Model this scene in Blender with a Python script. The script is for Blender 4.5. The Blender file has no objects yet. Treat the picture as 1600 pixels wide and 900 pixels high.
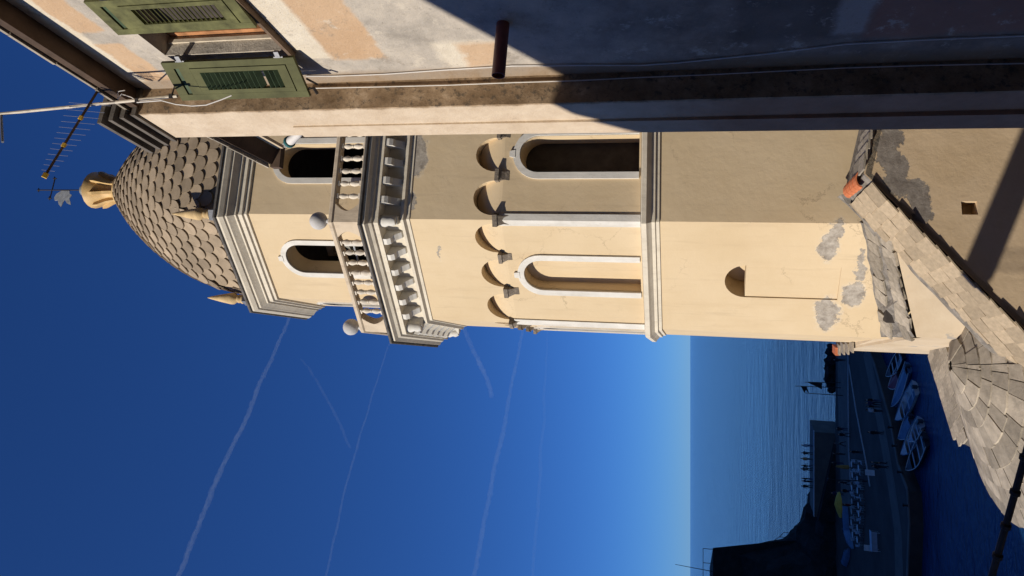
import bpy, bmesh, math, random
from mathutils import Vector, Matrix
random.seed(7)
R = math.radians
sc = bpy.context.scene
col = sc.collection
# ------------------------------------------------------------------ camera
# The photograph is a portrait view stored lying on its side: the camera is rolled a quarter turn.
FPX, PX, PY = 1180.0, 800.0, 295.0
TH = math.atan(278 / FPX)
cF = Vector((0, math.cos(TH), math.sin(TH))); cU = Vector((0, -math.sin(TH), math.cos(TH))); cR = Vector((1, 0, 0))
cam = bpy.data.cameras.new('camera'); cam_o = bpy.data.objects.new('camera', cam); col.objects.link(cam_o)
cam.sensor_fit = 'HORIZONTAL'; cam.sensor_width = 36; cam.lens = FPX / 1600 * 36
cam.shift_y = -(450 - PY) / 1600
cam.clip_start = .05; cam.clip_end = 120000
m = Matrix.Identity(4)
for i, v in enumerate((-cU, cR, -cF)):
    for j in range(3): m[j][i] = v[j]
cam_o.matrix_world = m
sc.camera = cam_o
# ------------------------------------------------------------------ sky, sun, exposure
SUN_AZ, SUN_EL = R(-53), R(23.5)          # azimuth measured from "towards the camera", negative = left
sun_dir = Vector((math.sin(SUN_AZ) * math.cos(SUN_EL), -math.cos(SUN_AZ) * math.cos(SUN_EL), math.sin(SUN_EL)))
w = bpy.data.worlds.new('World'); sc.world = w; w.use_nodes = True
nt = w.node_tree; bg = nt.nodes['Background']
sky = nt.nodes.new('ShaderNodeTexSky'); sky.sky_type = 'NISHITA'; sky.sun_disc = False
sky.sun_elevation = SUN_EL
sky.sun_rotation = math.atan2(sun_dir.x, sun_dir.y)
sky.air_density = .65; sky.dust_density = 0; sky.ozone_density = 10.0
gm = nt.nodes.new('ShaderNodeGamma'); gm.inputs[1].default_value = .92                     # the phone's deep, contrasty blue
tn = nt.nodes.new('ShaderNodeMix'); tn.data_type = 'RGBA'; tn.blend_type = 'MULTIPLY'; tn.inputs[0].default_value = 1
tn.inputs[7].default_value = (.63, .89, 1.21, 1)
nt.links.new(sky.outputs[0], gm.inputs[0]); nt.links.new(gm.outputs[0], tn.inputs[6]); nt.links.new(tn.outputs[2], bg.inputs[0])
bg.inputs[1].default_value = .1
sl = bpy.data.lights.new('sun', 'SUN'); sl.energy = 4.6; sl.angle = R(.53); sl.color = (1, .92, .79)
so = bpy.data.objects.new('sun', sl); col.objects.link(so)
so.rotation_euler = (-sun_dir).to_track_quat('-Z', 'Y').to_euler()
sc.view_settings.view_transform = 'Standard'; sc.view_settings.look = 'None'
sc.view_settings.exposure = 0; sc.view_settings.gamma = 1
# ------------------------------------------------------------------ helpers
def ray(x, y): return cF - cU * ((x - PX) / FPX) + cR * ((PY - y) / FPX)
def at(x, y, Y):
    d = ray(x, y); return d * (Y / d.y)
def at_z(x, y, z):
    d = ray(x, y); return d * (z / d.z)
def at_plane(x, y, p, n):
    d = ray(x, y); return d * (p.dot(n) / d.dot(n))

class MB:
    def __init__(s): s.V = []; s.F = []; s.M = []; s.mi = 0
    def v(s, *p): s.V.append(Vector(p[0] if len(p) == 1 else p)); return len(s.V) - 1
    def f(s, *pts):
        s.F.append([s.v(p) for p in pts]); s.M.append(s.mi)
    def grid(s, rows, closed=False):
        ids = [[s.v(p) for p in r] for r in rows]
        for a, b in zip(ids[:-1], ids[1:]):
            n = len(a)
            for i in range(n if closed else n - 1):
                j = (i + 1) % n
                s.F.append([a[i], a[j], b[j], b[i]]); s.M.append(s.mi)
        return ids
    def box(s, c, size, ax=None):
        c = Vector(c); X, Y, Z = ax or (Vector((1, 0, 0)), Vector((0, 1, 0)), Vector((0, 0, 1)))
        h = [x / 2 for x in size]
        p = [c + X * (h[0] * a) + Y * (h[1] * b) + Z * (h[2] * d) for d in (-1, 1) for b in (-1, 1) for a in (-1, 1)]
        i = [s.v(q) for q in p]
        for q in ((0, 2, 3, 1), (4, 5, 7, 6), (0, 1, 5, 4), (2, 6, 7, 3), (0, 4, 6, 2), (1, 3, 7, 5)):
            s.F.append([i[k] for k in q]); s.M.append(s.mi)
    def prism(s, poly, vec):
        vec = Vector(vec); a = [s.v(p) for p in poly]; b = [s.v(Vector(p) + vec) for p in poly]; n = len(a)
        s.F += [a[::-1], b]; s.M += [s.mi] * 2
        for i in range(n):
            j = (i + 1) % n; s.F.append([a[i], a[j], b[j], b[i]]); s.M.append(s.mi)
    def tube(s, pts, r, seg=6, cap=True):
        pts = [Vector(p) for p in pts]; rows = []
        for i, p in enumerate(pts):
            t = (pts[min(i + 1, len(pts) - 1)] - pts[max(i - 1, 0)]).normalized()
            a = t.orthogonal() if abs(t.z) > .9 else t.cross(Vector((0, 0, 1)))
            if i and abs(t.z) > .9:
                a = prev - t * prev.dot(t)
            a.normalize(); prev = a; b = t.cross(a)
            rr = r[i] if isinstance(r, (list, tuple)) else r
            rows.append([p + (a * math.cos(k * 2 * math.pi / seg) + b * math.sin(k * 2 * math.pi / seg)) * rr for k in range(seg)])
        ids = s.grid(rows, True)
        if cap: s.F += [ids[0][::-1], ids[-1]]; s.M += [s.mi] * 2
    def lathe(s, prof, c=(0, 0, 0), seg=16, ax=None):
        c = Vector(c); X, Y, Z = ax or (Vector((1, 0, 0)), Vector((0, 1, 0)), Vector((0, 0, 1)))
        rows = [[c + (X * math.cos(k * 2 * math.pi / seg) + Y * math.sin(k * 2 * math.pi / seg)) * max(r, 1e-4) + Z * z for k in range(seg)] for r, z in prof]
        ids = s.grid(rows, True); s.F += [ids[0][::-1], ids[-1]]; s.M += [s.mi] * 2
    def build(s, name, mat, parent=None, off=None, smooth=False, **kw):
        off = Vector(off) if off is not None else Vector((0, 0, 0))
        me = bpy.data.meshes.new(name); me.from_pydata([tuple(v - off) for v in s.V], [], s.F)
        for mm in (mat if isinstance(mat, (list, tuple)) else [mat]): me.materials.append(mm)
        me.polygons.foreach_set('material_index', s.M)
        bm = bmesh.new(); bm.from_mesh(me); bmesh.ops.recalc_face_normals(bm, faces=bm.faces); bm.to_mesh(me); bm.free()
        if smooth:
            me.polygons.foreach_set('use_smooth', [True] * len(me.polygons))
            if smooth != 'all': me.set_sharp_from_angle(angle=R(38))
        o = bpy.data.objects.new(name, me); col.objects.link(o)
        if parent is not None: o.parent = parent
        else: o.location = off
        for k, v in kw.items(): o[k] = v
        return o
def inst(src, parent, loc=(0, 0, 0), rot=None, scale=None, name=None):
    o = src.copy(); col.objects.link(o); o.parent = parent; o.location = loc
    if rot is not None: o.rotation_mode = 'QUATERNION'; o.rotation_quaternion = rot.to_quaternion() if isinstance(rot, Matrix) else rot
    if scale is not None: o.scale = scale
    return o
def meshobj(me, name, parent, loc, rot=None, scale=None):
    o = bpy.data.objects.new(name, me); col.objects.link(o); o.parent = parent; o.location = loc
    if rot is not None: o.rotation_mode = 'QUATERNION'; o.rotation_quaternion = rot.to_quaternion() if isinstance(rot, Matrix) else rot
    if scale is not None: o.scale = scale
    return o
def frame(X, Y, Z):
    q = Matrix.Identity(3)
    for i, v in enumerate((X, Y, Z)):
        for j in range(3): q[j][i] = v[j]
    return q
def thing(name, label, cat, loc=(0, 0, 0), rz=0, group=None):
    o = bpy.data.objects.new(name, None); col.objects.link(o); o.empty_display_size = .2
    o.location = loc; o.rotation_euler = (0, 0, rz); o['label'] = label; o['category'] = cat
    if group: o['group'] = group
    return o
def tag(o, label, cat, group=None):
    o['label'] = label; o['category'] = cat
    if group: o['group'] = group
    return o
# ------------------------------------------------------------------ materials
class NT:
    def __init__(s, name):
        s.m = bpy.data.materials.new(name); s.m.use_nodes = True; s.t = s.m.node_tree
        s.b = s.t.nodes['Principled BSDF']; s.b.inputs['Specular IOR Level'].default_value = .3
    def n(s, typ, **kw):
        o = s.t.nodes.new(typ)
        for k, v in kw.items(): setattr(o, k, v)
        return o
    def l(s, a, b): s.t.links.new(a, b)
    def coord(s, world=False):
        if world: return s.n('ShaderNodeNewGeometry').outputs['Position']
        return s.n('ShaderNodeTexCoord').outputs['Object']
    def noise(s, vec, scale, detail=6, rough=.6, dist=0):
        o = s.n('ShaderNodeTexNoise'); o.inputs['Scale'].default_value = scale; o.inputs['Detail'].default_value = detail
        o.inputs['Roughness'].default_value = rough; o.inputs['Distortion'].default_value = dist
        s.l(vec, o.inputs['Vector']); return o
    def ramp(s, fac, stops):
        o = s.n('ShaderNodeValToRGB'); e = o.color_ramp.elements
        while len(e) < len(stops): e.new(.5)
        for k, (p, c) in enumerate(stops):
            e[k].position = p; e[k].color = (c, c, c, 1) if isinstance(c, (int, float)) else (*c, 1)
        s.l(fac, o.inputs[0]); return o.outputs[0]
    def mix(s, fac, a, b, mode='MIX'):
        o = s.n('ShaderNodeMix', data_type='RGBA', blend_type=mode)
        for sock, v in ((o.inputs[0], fac), (o.inputs[6], a), (o.inputs[7], b)):
            if isinstance(v, (int, float)): sock.default_value = v
            elif isinstance(v, tuple): sock.default_value = (*v, 1)
            else: s.l(v, sock)
        return o.outputs[2]
    def math(s, op, a, b=0., c=None):
        o = s.n('ShaderNodeMath', operation=op)
        for i, v in enumerate((a, b) if c is None else (a, b, c)):
            if isinstance(v, (int, float)): o.inputs[i].default_value = v
            else: s.l(v, o.inputs[i])
        return o.outputs[0]
    def vscale(s, vec, sx, sy, sz):
        o = s.n('ShaderNodeMapping'); o.inputs['Scale'].default_value = (sx, sy, sz); s.l(vec, o.inputs[0]); return o.outputs[0]
    def bump(s, h, strength=.3, dist=.02):
        o = s.n('ShaderNodeBump'); o.inputs['Strength'].default_value = strength; o.inputs['Distance'].default_value = dist
        s.l(h, o.inputs['Height']); s.l(o.outputs[0], s.b.inputs['Normal']); return o
    def patches(s, pos, lst, amp=.35, nscale=2.2):
        """irregular blots: ellipsoids (centre, radii) with noisy outlines -> 0/1 mask"""
        nz = s.noise(pos, nscale, 9, .72)
        sub = s.n('ShaderNodeVectorMath', operation='SUBTRACT'); s.l(nz.outputs['Color'], sub.inputs[0]); sub.inputs[1].default_value = (.5, .5, .5)
        sca = s.n('ShaderNodeVectorMath', operation='SCALE'); s.l(sub.outputs[0], sca.inputs[0]); sca.inputs['Scale'].default_value = amp * 2
        add = s.n('ShaderNodeVectorMath', operation='ADD'); s.l(pos, add.inputs[0]); s.l(sca.outputs[0], add.inputs[1])
        out = None
        for c, r in lst:
            a = s.n('ShaderNodeVectorMath', operation='SUBTRACT'); s.l(add.outputs[0], a.inputs[0]); a.inputs[1].default_value = tuple(c)
            b = s.n('ShaderNodeVectorMath', operation='DIVIDE'); s.l(a.outputs[0], b.inputs[0]); b.inputs[1].default_value = tuple(r)
            d = s.n('ShaderNodeVectorMath', operation='LENGTH'); s.l(b.outputs[0], d.inputs[0])
            out = d.outputs['Value'] if out is None else s.math('MINIMUM', out, d.outputs['Value'])
        def edge(a, b):
            q = s.n('ShaderNodeMapRange'); q.inputs[1].default_value = b; q.inputs[2].default_value = a; s.l(out, q.inputs[0]); return q.outputs[0]
        return edge(.97, 1.03), edge(1.08, 1.30)
    def col(s, c):
        if isinstance(c, tuple): s.b.inputs['Base Color'].default_value = (*c, 1)
        else: s.l(c, s.b.inputs['Base Color'])
    def rough(s, r): s.b.inputs['Roughness'].default_value = r
def simple(name, c, rough=.7, var=.25, scale=3, bump=.2, bscale=25, bdist=.01, metal=0, rnd=0, world=False, spec=.3):
    t = NT(name); p = t.coord(world)
    n = t.noise(p, scale)
    a = tuple(max(0, x * (1 - var)) for x in c); b = tuple(min(1, x * (1 + var)) for x in c)
    cc = t.ramp(n.outputs[0], [(.3, a), (.7, b)])
    if rnd:
        oi = t.n('ShaderNodeObjectInfo')
        k = t.ramp(oi.outputs['Random'], [(0, 1 - rnd), (1, 1 + rnd * .6)])
        cc = t.mix(1., cc, k, 'MULTIPLY')
    t.col(cc); t.rough(rough); t.b.inputs['Metallic'].default_value = metal; t.b.inputs['Specular IOR Level'].default_value = spec
    if bump: t.bump(t.noise(p, bscale, 8, .7).outputs[0], bump, bdist)
    return t.m
# ------------------------------------------------------------------ frames of the place
PHI = 13.0                                       # normal of the tower face that looks up the alley
TC = Vector((-.046, 23.0, 0))                    # tower axis
def nrm(a): a = R(a); return Vector((math.sin(a), -math.cos(a), 0))
def tng(a): a = R(a); return Vector((math.cos(a), math.sin(a), 0))
FACES = [PHI + 45 * k for k in (-3, -2, -1, 0, 1, 2, 3, 4)]
SH, LT, LF = PHI, PHI - 45, PHI - 90             # alley face, lit face, seaward face
def on_face(x, y, a, ap): return at_plane(x, y, TC + nrm(a) * ap, nrm(a))
T22 = math.tan(R(22.5))

# tower plaster with fallen patches that bare the grey render
def tower_plaster(name):
    t = NT(name); p = t.coord(True)
    n1 = t.noise(p, .55, 5, .6); n2 = t.noise(t.vscale(p, 3.2, 3.2, .5), 1.0, 6, .65)
    base = t.ramp(n1.outputs[0], [(.3, (.62, .48, .30)), (.7, (.68, .54, .355))])
    base = t.mix(t.ramp(n2.outputs[0], [(.52, 0.), (.8, .42)]), base, (.55, .41, .25))
    n3 = t.noise(p, 7, 8, .7)
    base = t.mix(t.ramp(n3.outputs[0], [(.6, 0.), (.75, .22)]), base, (.72, .60, .43))
    L = []
    def add(x, y, a, ap, ru, rz):
        c = on_face(x, y, a, ap); tt = tng(a)
        L.append((c, (abs(tt.x) * ru + .14, abs(tt.y) * ru + .25, rz)))
    add(1296, 386, LT, 4.16, .30, .20); add(1308, 359, LT, 4.16, .14, .14); add(1333, 460, LT, 4.16, .22, .24); add(1292, 492, LT, 4.16, .42, .27)
    add(1290, 480, LT, 4.16, .16, .20); add(1345, 405, LT, 4.16, .10, .06); add(1345, 425, LT, 4.16, .16, .10)
    add(650, 240, SH, 4.16, .46, .30); add(645, 312, SH, 4.16, .10, .07); add(686, 395, LT, 4.16, .05, .05)
    mk, halo = t.patches(p, L, .34, 3.4)
    n4 = t.noise(p, 5, 8, .75)
    grey = t.ramp(n4.outputs[0], [(.3, (.20, .17, .14)), (.52, (.40, .355, .30)), (.72, (.56, .51, .44))])
    base = t.mix(t.math('MULTIPLY', halo, .55), base, t.ramp(n4.outputs[0], [(.35, (.52, .42, .30)), (.65, (.76, .68, .55))]))
    vo = t.n('ShaderNodeTexVoronoi', feature='DISTANCE_TO_EDGE'); vo.inputs['Scale'].default_value = .55; dm = t.n('ShaderNodeVectorMath', operation='ADD'); t.l(p, dm.inputs[0]); t.l(t.noise(p, 1.6, 8, .7).outputs['Color'], dm.inputs[1]); t.l(dm.outputs[0], vo.inputs['Vector'])
    crack = t.math('MULTIPLY', t.ramp(vo.outputs['Distance'], [(0., 1.), (.009, 0.)]), t.ramp(t.noise(p, .45, 3).outputs[0], [(.5, 0.), (.6, .6)]))
    base = t.mix(crack, base, (.27, .20, .13))
    n8 = t.noise(t.vscale(p, 5.5, 5.5, .35), 1., 7, .7); base = t.mix(t.ramp(n8.outputs[0], [(.56, 0.), (.78, .5)]), base, (.45, .345, .225))
    t.col(t.mix(mk, base, grey)); t.rough(.9); t.b.inputs['Specular IOR Level'].default_value = .1
    h = t.math('ADD', t.math('MULTIPLY', t.noise(p, 1.6, 6, .6).outputs[0], 1.0), t.math('MULTIPLY', n3.outputs[0], .25))
    h = t.math('ADD', h, t.math('MULTIPLY', t.noise(p, 60, 4, .7).outputs[0], .05))
    h = t.math('SUBTRACT', h, t.math('MULTIPLY', mk, t.math('ADD', .6, n4.outputs[0])))
    t.bump(h, .5, .03)
    return t.m
M_tow = tower_plaster('tower_plaster')
def grimy(name, c, dirt, k=.55):
    t = NT(name); p = t.coord(True)
    n1 = t.noise(p, 1.7, 7, .65); n2 = t.noise(t.vscale(p, 6, 6, .8), 1., 7, .7); n3 = t.noise(p, 19, 8, .75)
    a = tuple(x * .86 for x in c); b = tuple(min(1, x * 1.08) for x in c)
    q = t.ramp(n1.outputs[0], [(.3, a), (.7, b)])
    q = t.mix(t.ramp(n2.outputs[0], [(.5, 0.), (.74, k)]), q, dirt)
    q = t.mix(t.ramp(n3.outputs[0], [(.60, 0.), (.70, k * 1.1)]), q, tuple(x * .6 for x in dirt))
    t.col(q); t.rough(.85); t.b.inputs['Specular IOR Level'].default_value = .15
    t.bump(t.math('ADD', n1.outputs[0], t.math('MULTIPLY', n3.outputs[0], .5)), .45, .02); return t.m
M_white = grimy('white_trim', (.70, .67, .61), (.45, .39, .31), .45)
M_cornice = grimy('cornice_paint', (.70, .63, .51), (.42, .35, .26), .45)
M_ball = grimy('rail_stone', (.62, .51, .38), (.30, .22, .15), .6)
M_baluster = simple('baluster_stone', (.72, .64, .53), .8, .14, 3, .25, 30, .01, rnd=.12)
M_sphere = simple('ball_cement', (.52, .50, .48), .8, .2, 4, .3, 30, .01)
M_slateedge = simple('slate_edge', (.12, .11, .10), .85, .4, 5, .6, 14, .02, world=True)
M_corbel = simple('corbel_stone', (.20, .165, .13), .9, .5, 9, .9, 16, .03, rnd=.3)
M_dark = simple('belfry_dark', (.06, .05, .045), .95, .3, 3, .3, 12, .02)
M_shell = simple('dome_mortar', (.13, .105, .085), .95, .3, 3, .3, 12, .02)
def scale_mat():
    t = NT('dome_scale'); p = t.coord(True); oi = t.n('ShaderNodeObjectInfo')
    n = t.noise(p, 2.2, 6, .65)
    c = t.ramp(n.outputs[0], [(.3, (.26, .20, .135)), (.72, (.40, .31, .215))])
    k = t.ramp(oi.outputs['Random'], [(0, .66), (.35, .95), (.8, 1.05), (1, 1.28)])
    c = t.mix(1., c, k, 'MULTIPLY')
    t.col(c); t.rough(.85); t.bump(t.noise(p, 30, 6, .7).outputs[0], .3, .01)
    return t.m
M_scale = scale_mat()
M_pinn = simple('pinnacle_terracotta', (.60, .43, .22), .8, .2, 4, .3, 25, .01)
M_lant = simple('lantern_terracotta', (.62, .41, .17), .55, .2, 3, .25, 20, .01, spec=.4)
M_iron = simple('dark_iron', (.035, .03, .028), .6, .3, 8, .3, 30, .005, metal=.3)
M_lead = simple('lead_flashing', (.23, .235, .25), .5, .25, 6, .3, 20, .01, metal=.4)
M_vane = simple('painted_sheet', (.42, .44, .46), .6, .3, 8, .2, 20, .005)
M_bell = simple('bell_bronze', (.27, .27, .24), .55, .3, 8, .3, 25, .005, metal=.2)
M_wood = simple('old_timber', (.16, .11, .075), .85, .4, 6, .5, 20, .01)

# ------------------------------------------------------------------ bell tower
TZ = -10.0
tower = thing('bell_tower', 'tall cream octagonal church tower with scale-tiled dome and balustraded balcony', 'tower', (TC.x, TC.y, TZ))
TOFF = Vector((TC.x, TC.y, TZ))
def FP(a, ap):
    c, n, t = TC.copy(), nrm(a), tng(a)
    return lambda u, dep, z: c + n * (ap - dep) + t * u + Vector((0, 0, z))
def outline(op, grow=0., n=14):
    uc, hw, zs, zp = op; hw2 = hw + grow
    return [(uc - hw2, zs)] + [(uc - hw2 * math.cos(math.pi * i / n), zp + hw2 * math.sin(math.pi * i / n)) for i in range(n + 1)] + [(uc + hw2, zs)]
def panel(mb, P, u0, u1, z0, z1, op=None, depth=.3, back=False, vs=None):
    if op is None:
        mb.f(P(u0, 0, z0), P(u1, 0, z0), P(u1, 0, z1), P(u0, 0, z1)); return
    uc, hw, zs, zp = op; L = outline(op)
    mb.f(P(u0, 0, z0), P(uc - hw, 0, z0), P(uc - hw, 0, z1), P(u0, 0, z1))
    mb.f(P(uc + hw, 0, z0), P(u1, 0, z0), P(u1, 0, z1), P(uc + hw, 0, z1))
    if zs > z0 + 1e-4: mb.f(P(uc - hw, 0, z0), P(uc + hw, 0, z0), P(uc + hw, 0, zs), P(uc - hw, 0, zs))
    A = L[1:-1]
    for (ua, za), (ub, zb) in zip(A[:-1], A[1:]): mb.f(P(ua, 0, za), P(ub, 0, zb), P(ub, 0, z1), P(ua, 0, z1))
    n = len(L)
    for i in range(n):
        (ua, za), (ub, zb) = L[i], L[(i + 1) % n]
        mb.f(P(ua, 0, za), P(ub, 0, zb), P(ub, depth, zb), P(ua, depth, za))
    if back: mb.f(*[P(u, depth, z) for u, z in L])
def trim(mb, P, op, wd, proud, key=.0):
    a, b = outline(op), outline(op, wd)
    rows = []
    for (ua, za), (ub, zb) in zip(a, b):
        rows.append([P(ua, .05, za), P(ua, -proud, za), P(ub, -proud, zb), P(ub, .03, zb)])
    mb.grid(rows)
    for r_ in (rows[0], rows[-1]): mb.f(*r_)
    if key:
        uc, hw, zs, zp = op; z = zp + hw + wd
        q = [P(uc + s_ * kx, -proud - .015, z + kz) for s_, kx, kz in ((-1, .10, -.06), (1, .10, -.06), (1, .075, key), (-1, .075, key))]
        mb.prism(q, nrm(0) * 0 + (P(0, .05, 0) - P(0, -.0, 0)))
def sweep(mb, prof):
    rows = []
    for ap, z in prof:
        r = ap / math.cos(R(22.5))
        rows.append([TC + nrm(PHI + 22.5 + 45 * k) * r + Vector((0, 0, z)) for k in range(8)])
    mb.grid(rows, True)
# lower shaft
AL = 4.16
mb = MB()
NICHE = None
for a in FACES:
    P = FP(a, AL); hw = AL * T22
    if a == LT:
        zz = on_face(1165, 440, LT, AL); un = (zz - TC).dot(tng(LT))
        NICHE = (un, .50, on_face(1312, 440, LT, AL).z, zz.z)
        panel(mb, P, -hw, hw, -10, .8, NICHE, .65, True)
    else: panel(mb, P, -hw, hw, -10, .8)
mb.build('lower_shaft', M_tow, tower, TOFF)
mb = MB(); uc, hwn, zs, zp = NICHE; P = FP(LT, AL)
q = [P(uc - hwn + .004, .035, zs + .003), P(uc + hwn - .004, .015, zs + .003), P(uc + hwn - .004, .015, zp), P(uc - hwn + .004, .035, zp)]
mb.prism(q, nrm(LT) * -.3)
mb.build('niche_infill', M_tow, tower, TOFF)
# string cornice
mb = MB(); sweep(mb, [(4.14, .70), (4.20, .72), (4.20, .80), (4.25, .82), (4.25, .90), (4.33, .97), (4.40, 1.02), (4.40, 1.13), (4.36, 1.15), (3.6, 1.20)])
mb.build('string_cornice', M_cornice, tower, TOFF)
# upper shaft: core wall set back behind corner pilasters and a band of little hanging arches
AC, ZB0, ZTOP = 4.16, 1.17, 7.35
AP = AC; ZSP = 4.88; ZSPLIT = 4.66; ra = .455
mb = MB(); hw = AC * T22; pitch = 2 * hw / 3
OPS = {}
for a in FACES:
    P = FP(a, AC)
    zc = on_face(846, 429, LT, AC).z
    op = (0., .49, 1.22, zc - .03); OPS[a] = op
    blind = a in (LT, LT - 90)
    panel(mb, P, -hw, hw, ZB0, ZSPLIT, op, .34 if blind else .75, blind)
    ztp = ZSP + ra * 1.2; D = .38
    dep = lambda z: D * (max(0, (z - ZSPLIT) / (ztp - ZSPLIT))) ** 1.35
    for k in range(3):                                             # scooped niches that run out flush at the foot
        uc = -hw + pitch * (k + .5)
        A = [(uc - ra, ZSPLIT)] + [(uc - ra * math.cos(math.pi * i / 14), ZSP + ra * 1.2 * math.sin(math.pi * i / 14)) for i in range(15)] + [(uc + ra, ZSPLIT)]
        mb.f(P(uc - pitch / 2, 0, ZSPLIT), P(uc - ra, 0, ZSPLIT), P(uc - ra, 0, ZTOP), P(uc - pitch / 2, 0, ZTOP))
        mb.f(P(uc + ra, 0, ZSPLIT), P(uc + pitch / 2, 0, ZSPLIT), P(uc + pitch / 2, 0, ZTOP), P(uc + ra, 0, ZTOP))
        for (ua, za), (ub, zb) in zip(A[:-1], A[1:]):
            if abs(ua - ub) > 1e-6: mb.f(P(ua, 0, za), P(ub, 0, zb), P(ub, 0, ZTOP), P(ua, 0, ZTOP))
            mb.f(P(ua, 0, za), P(ub, 0, zb), P(ub, dep(zb), zb), P(ua, dep(za), za))
        nz_ = 10; rows = []
        for i in range(nz_ + 1):
            z = ZSPLIT + (ztp - ZSPLIT) * i / nz_; hu = ra if z <= ZSP else ra * math.sqrt(max(0, 1 - ((z - ZSP) / (ra * 1.2)) ** 2))
            rows.append([P(uc - hu, dep(z), z), P(uc + hu, dep(z), z)])
        mb.grid(rows)
mb.build('upper_shaft', M_tow, tower, TOFF)
for a in FACES:
    if a in (LT, LT - 90): continue
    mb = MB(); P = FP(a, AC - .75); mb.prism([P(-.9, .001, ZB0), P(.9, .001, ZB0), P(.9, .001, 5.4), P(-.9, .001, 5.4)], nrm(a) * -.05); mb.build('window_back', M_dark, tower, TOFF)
for a in FACES:
    mb = MB(); trim(mb, FP(a, AC), OPS[a], .17, .05, .09); mb.build('window_surround', M_white, tower, TOFF)
# corner pilasters
AQ = AP + .035
for k in range(8):
    am = PHI + 22.5 + 45 * k; mb = MB()
    p = lambda a, u, d: TC + nrm(a) * (AQ - d) + tng(a) * u
    h = AQ * T22; wd = .17
    a0, a1 = am - 22.5, am + 22.5
    poly = [p(a0, h - wd, 0), p(a0, h, 0), p(a1, -h + wd, 0), p(a1, -h + wd, .2), p(a0, h - wd, .2)]
    mb.prism([q + Vector((0, 0, ZB0)) for q in poly], (0, 0, 4.72 - ZB0))
    mb.build('corner_pilaster', M_white, tower, TOFF)
h = AP * T22
# corbels under the band
mb = MB()
for z0, z1, w0, w1, d0, d1 in ((-.10, 0, .13, .13, .0, .0), (-.24, -.10, .085, .115, .10, .02), (-.34, -.24, .10, .09, .12, .10)):
    for s_ in (0,):
        q = [Vector((-w0, .22, z0)), Vector((w0, .22, z0)), Vector((w0, d0 - .02, z0)), Vector((-w0, d0 - .02, z0))]
        r_ = [Vector((-w1, .22, z1)), Vector((w1, .22, z1)), Vector((w1, d1 - .02, z1)), Vector((-w1, d1 - .02, z1))]
        ids = mb.grid([q, r_], True); mb.F += [ids[0][::-1], ids[1]]; mb.M += [0, 0]
corb = mb.build('corbel', M_corbel, tower); first = True
for a in FACES:
    for k in range(3):
        u = -h + pitch * k
        loc = TC + nrm(a) * (AP + .12) + tng(a) * u + Vector((0, 0, ZSP - .02)) - TOFF
        rot = frame(tng(a), -nrm(a), Vector((0, 0, 1)))
        if k == 0:
            am = a - 22.5; loc = TC + nrm(am) * (AP / math.cos(R(22.5)) + .10) + Vector((0, 0, ZSP - .02)) - TOFF; rot = frame(tng(am), -nrm(am), Vector((0, 0, 1)))
        if first: corb.location = loc; corb.rotation_mode = 'QUATERNION'; corb.rotation_quaternion = rot.to_quaternion(); first = False
        else: inst(corb, tower, loc, rot, (random.uniform(1.05, 1.3), 1.1, random.uniform(.95, 1.2)))
# great cornice
mb = MB(); sweep(mb, [(4.15, 7.10), (4.19, 7.12), (4.19, 7.20), (4.28, 7.25), (4.28, 7.33), (4.22, 7.35), (4.22, 7.80), (4.62, 7.80), (4.62, 7.93), (4.68, 7.95), (4.72, 8.02), (4.82, 8.08), (4.82, 8.15)])
great = mb.build('great_cornice', M_cornice, tower, TOFF)
mb = MB(); sweep(mb, [(4.70, 8.153), (4.88, 8.153), (4.90, 8.17), (4.90, 8.215), (4.87, 8.24), (3.5, 8.27)])
mb.build('cornice_slab', M_slateedge, tower, TOFF)
mb = MB()
prof = [(0, .02), (.30, .02), (.36, .08), (.37, .20), (.30, .30), (.20, .33), (.10, .40), (.0, .45)]
prof = [(0, .44), (.37, .44), (.38, .33), (.33, .24), (.22, .20), (.12, .10), (.06, .02), (0, 0)]
mb.prism([Vector((-.09, -d, z - .44)) for d, z in prof], (.18, 0, 0))
modl = mb.build('modillion', M_white, great)
mb = MB()
mb.lathe([(0, -.42), (.10, -.40), (.15, -.30), (.13, -.2), (.17, -.10), (.15, 0), (0, 0)], (0, -.16, 0), 10); mb.box((0, -.02, -.22), (.2, .28, .42))
modc = mb.build('corner_mask', M_white, great, smooth=True)
fm = fc = True
for a in FACES:
    hh = 4.22 * T22
    for k in range(6):
        u = -hh + .46 + (2 * hh - .92) * k / 5
        loc = TC + nrm(a) * 4.215 + tng(a) * u + Vector((0, 0, 7.802)) - TOFF; rot = frame(tng(a), -nrm(a), Vector((0, 0, 1)))
        if fm: modl.location = loc; modl.rotation_mode = 'QUATERNION'; modl.rotation_quaternion = rot.to_quaternion(); fm = False
        else: inst(modl, great, loc, rot)
    am = a - 22.5; loc = TC + nrm(am) * (4.24 / math.cos(R(22.5))) + Vector((0, 0, 7.80)) - TOFF; rot = frame(tng(am), -nrm(am), Vector((0, 0, 1)))
    if fc: modc.location = loc; modc.rotation_mode = 'QUATERNION'; modc.rotation_quaternion = rot.to_quaternion(); fc = False
    else: inst(modc, great, loc, rot)
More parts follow.
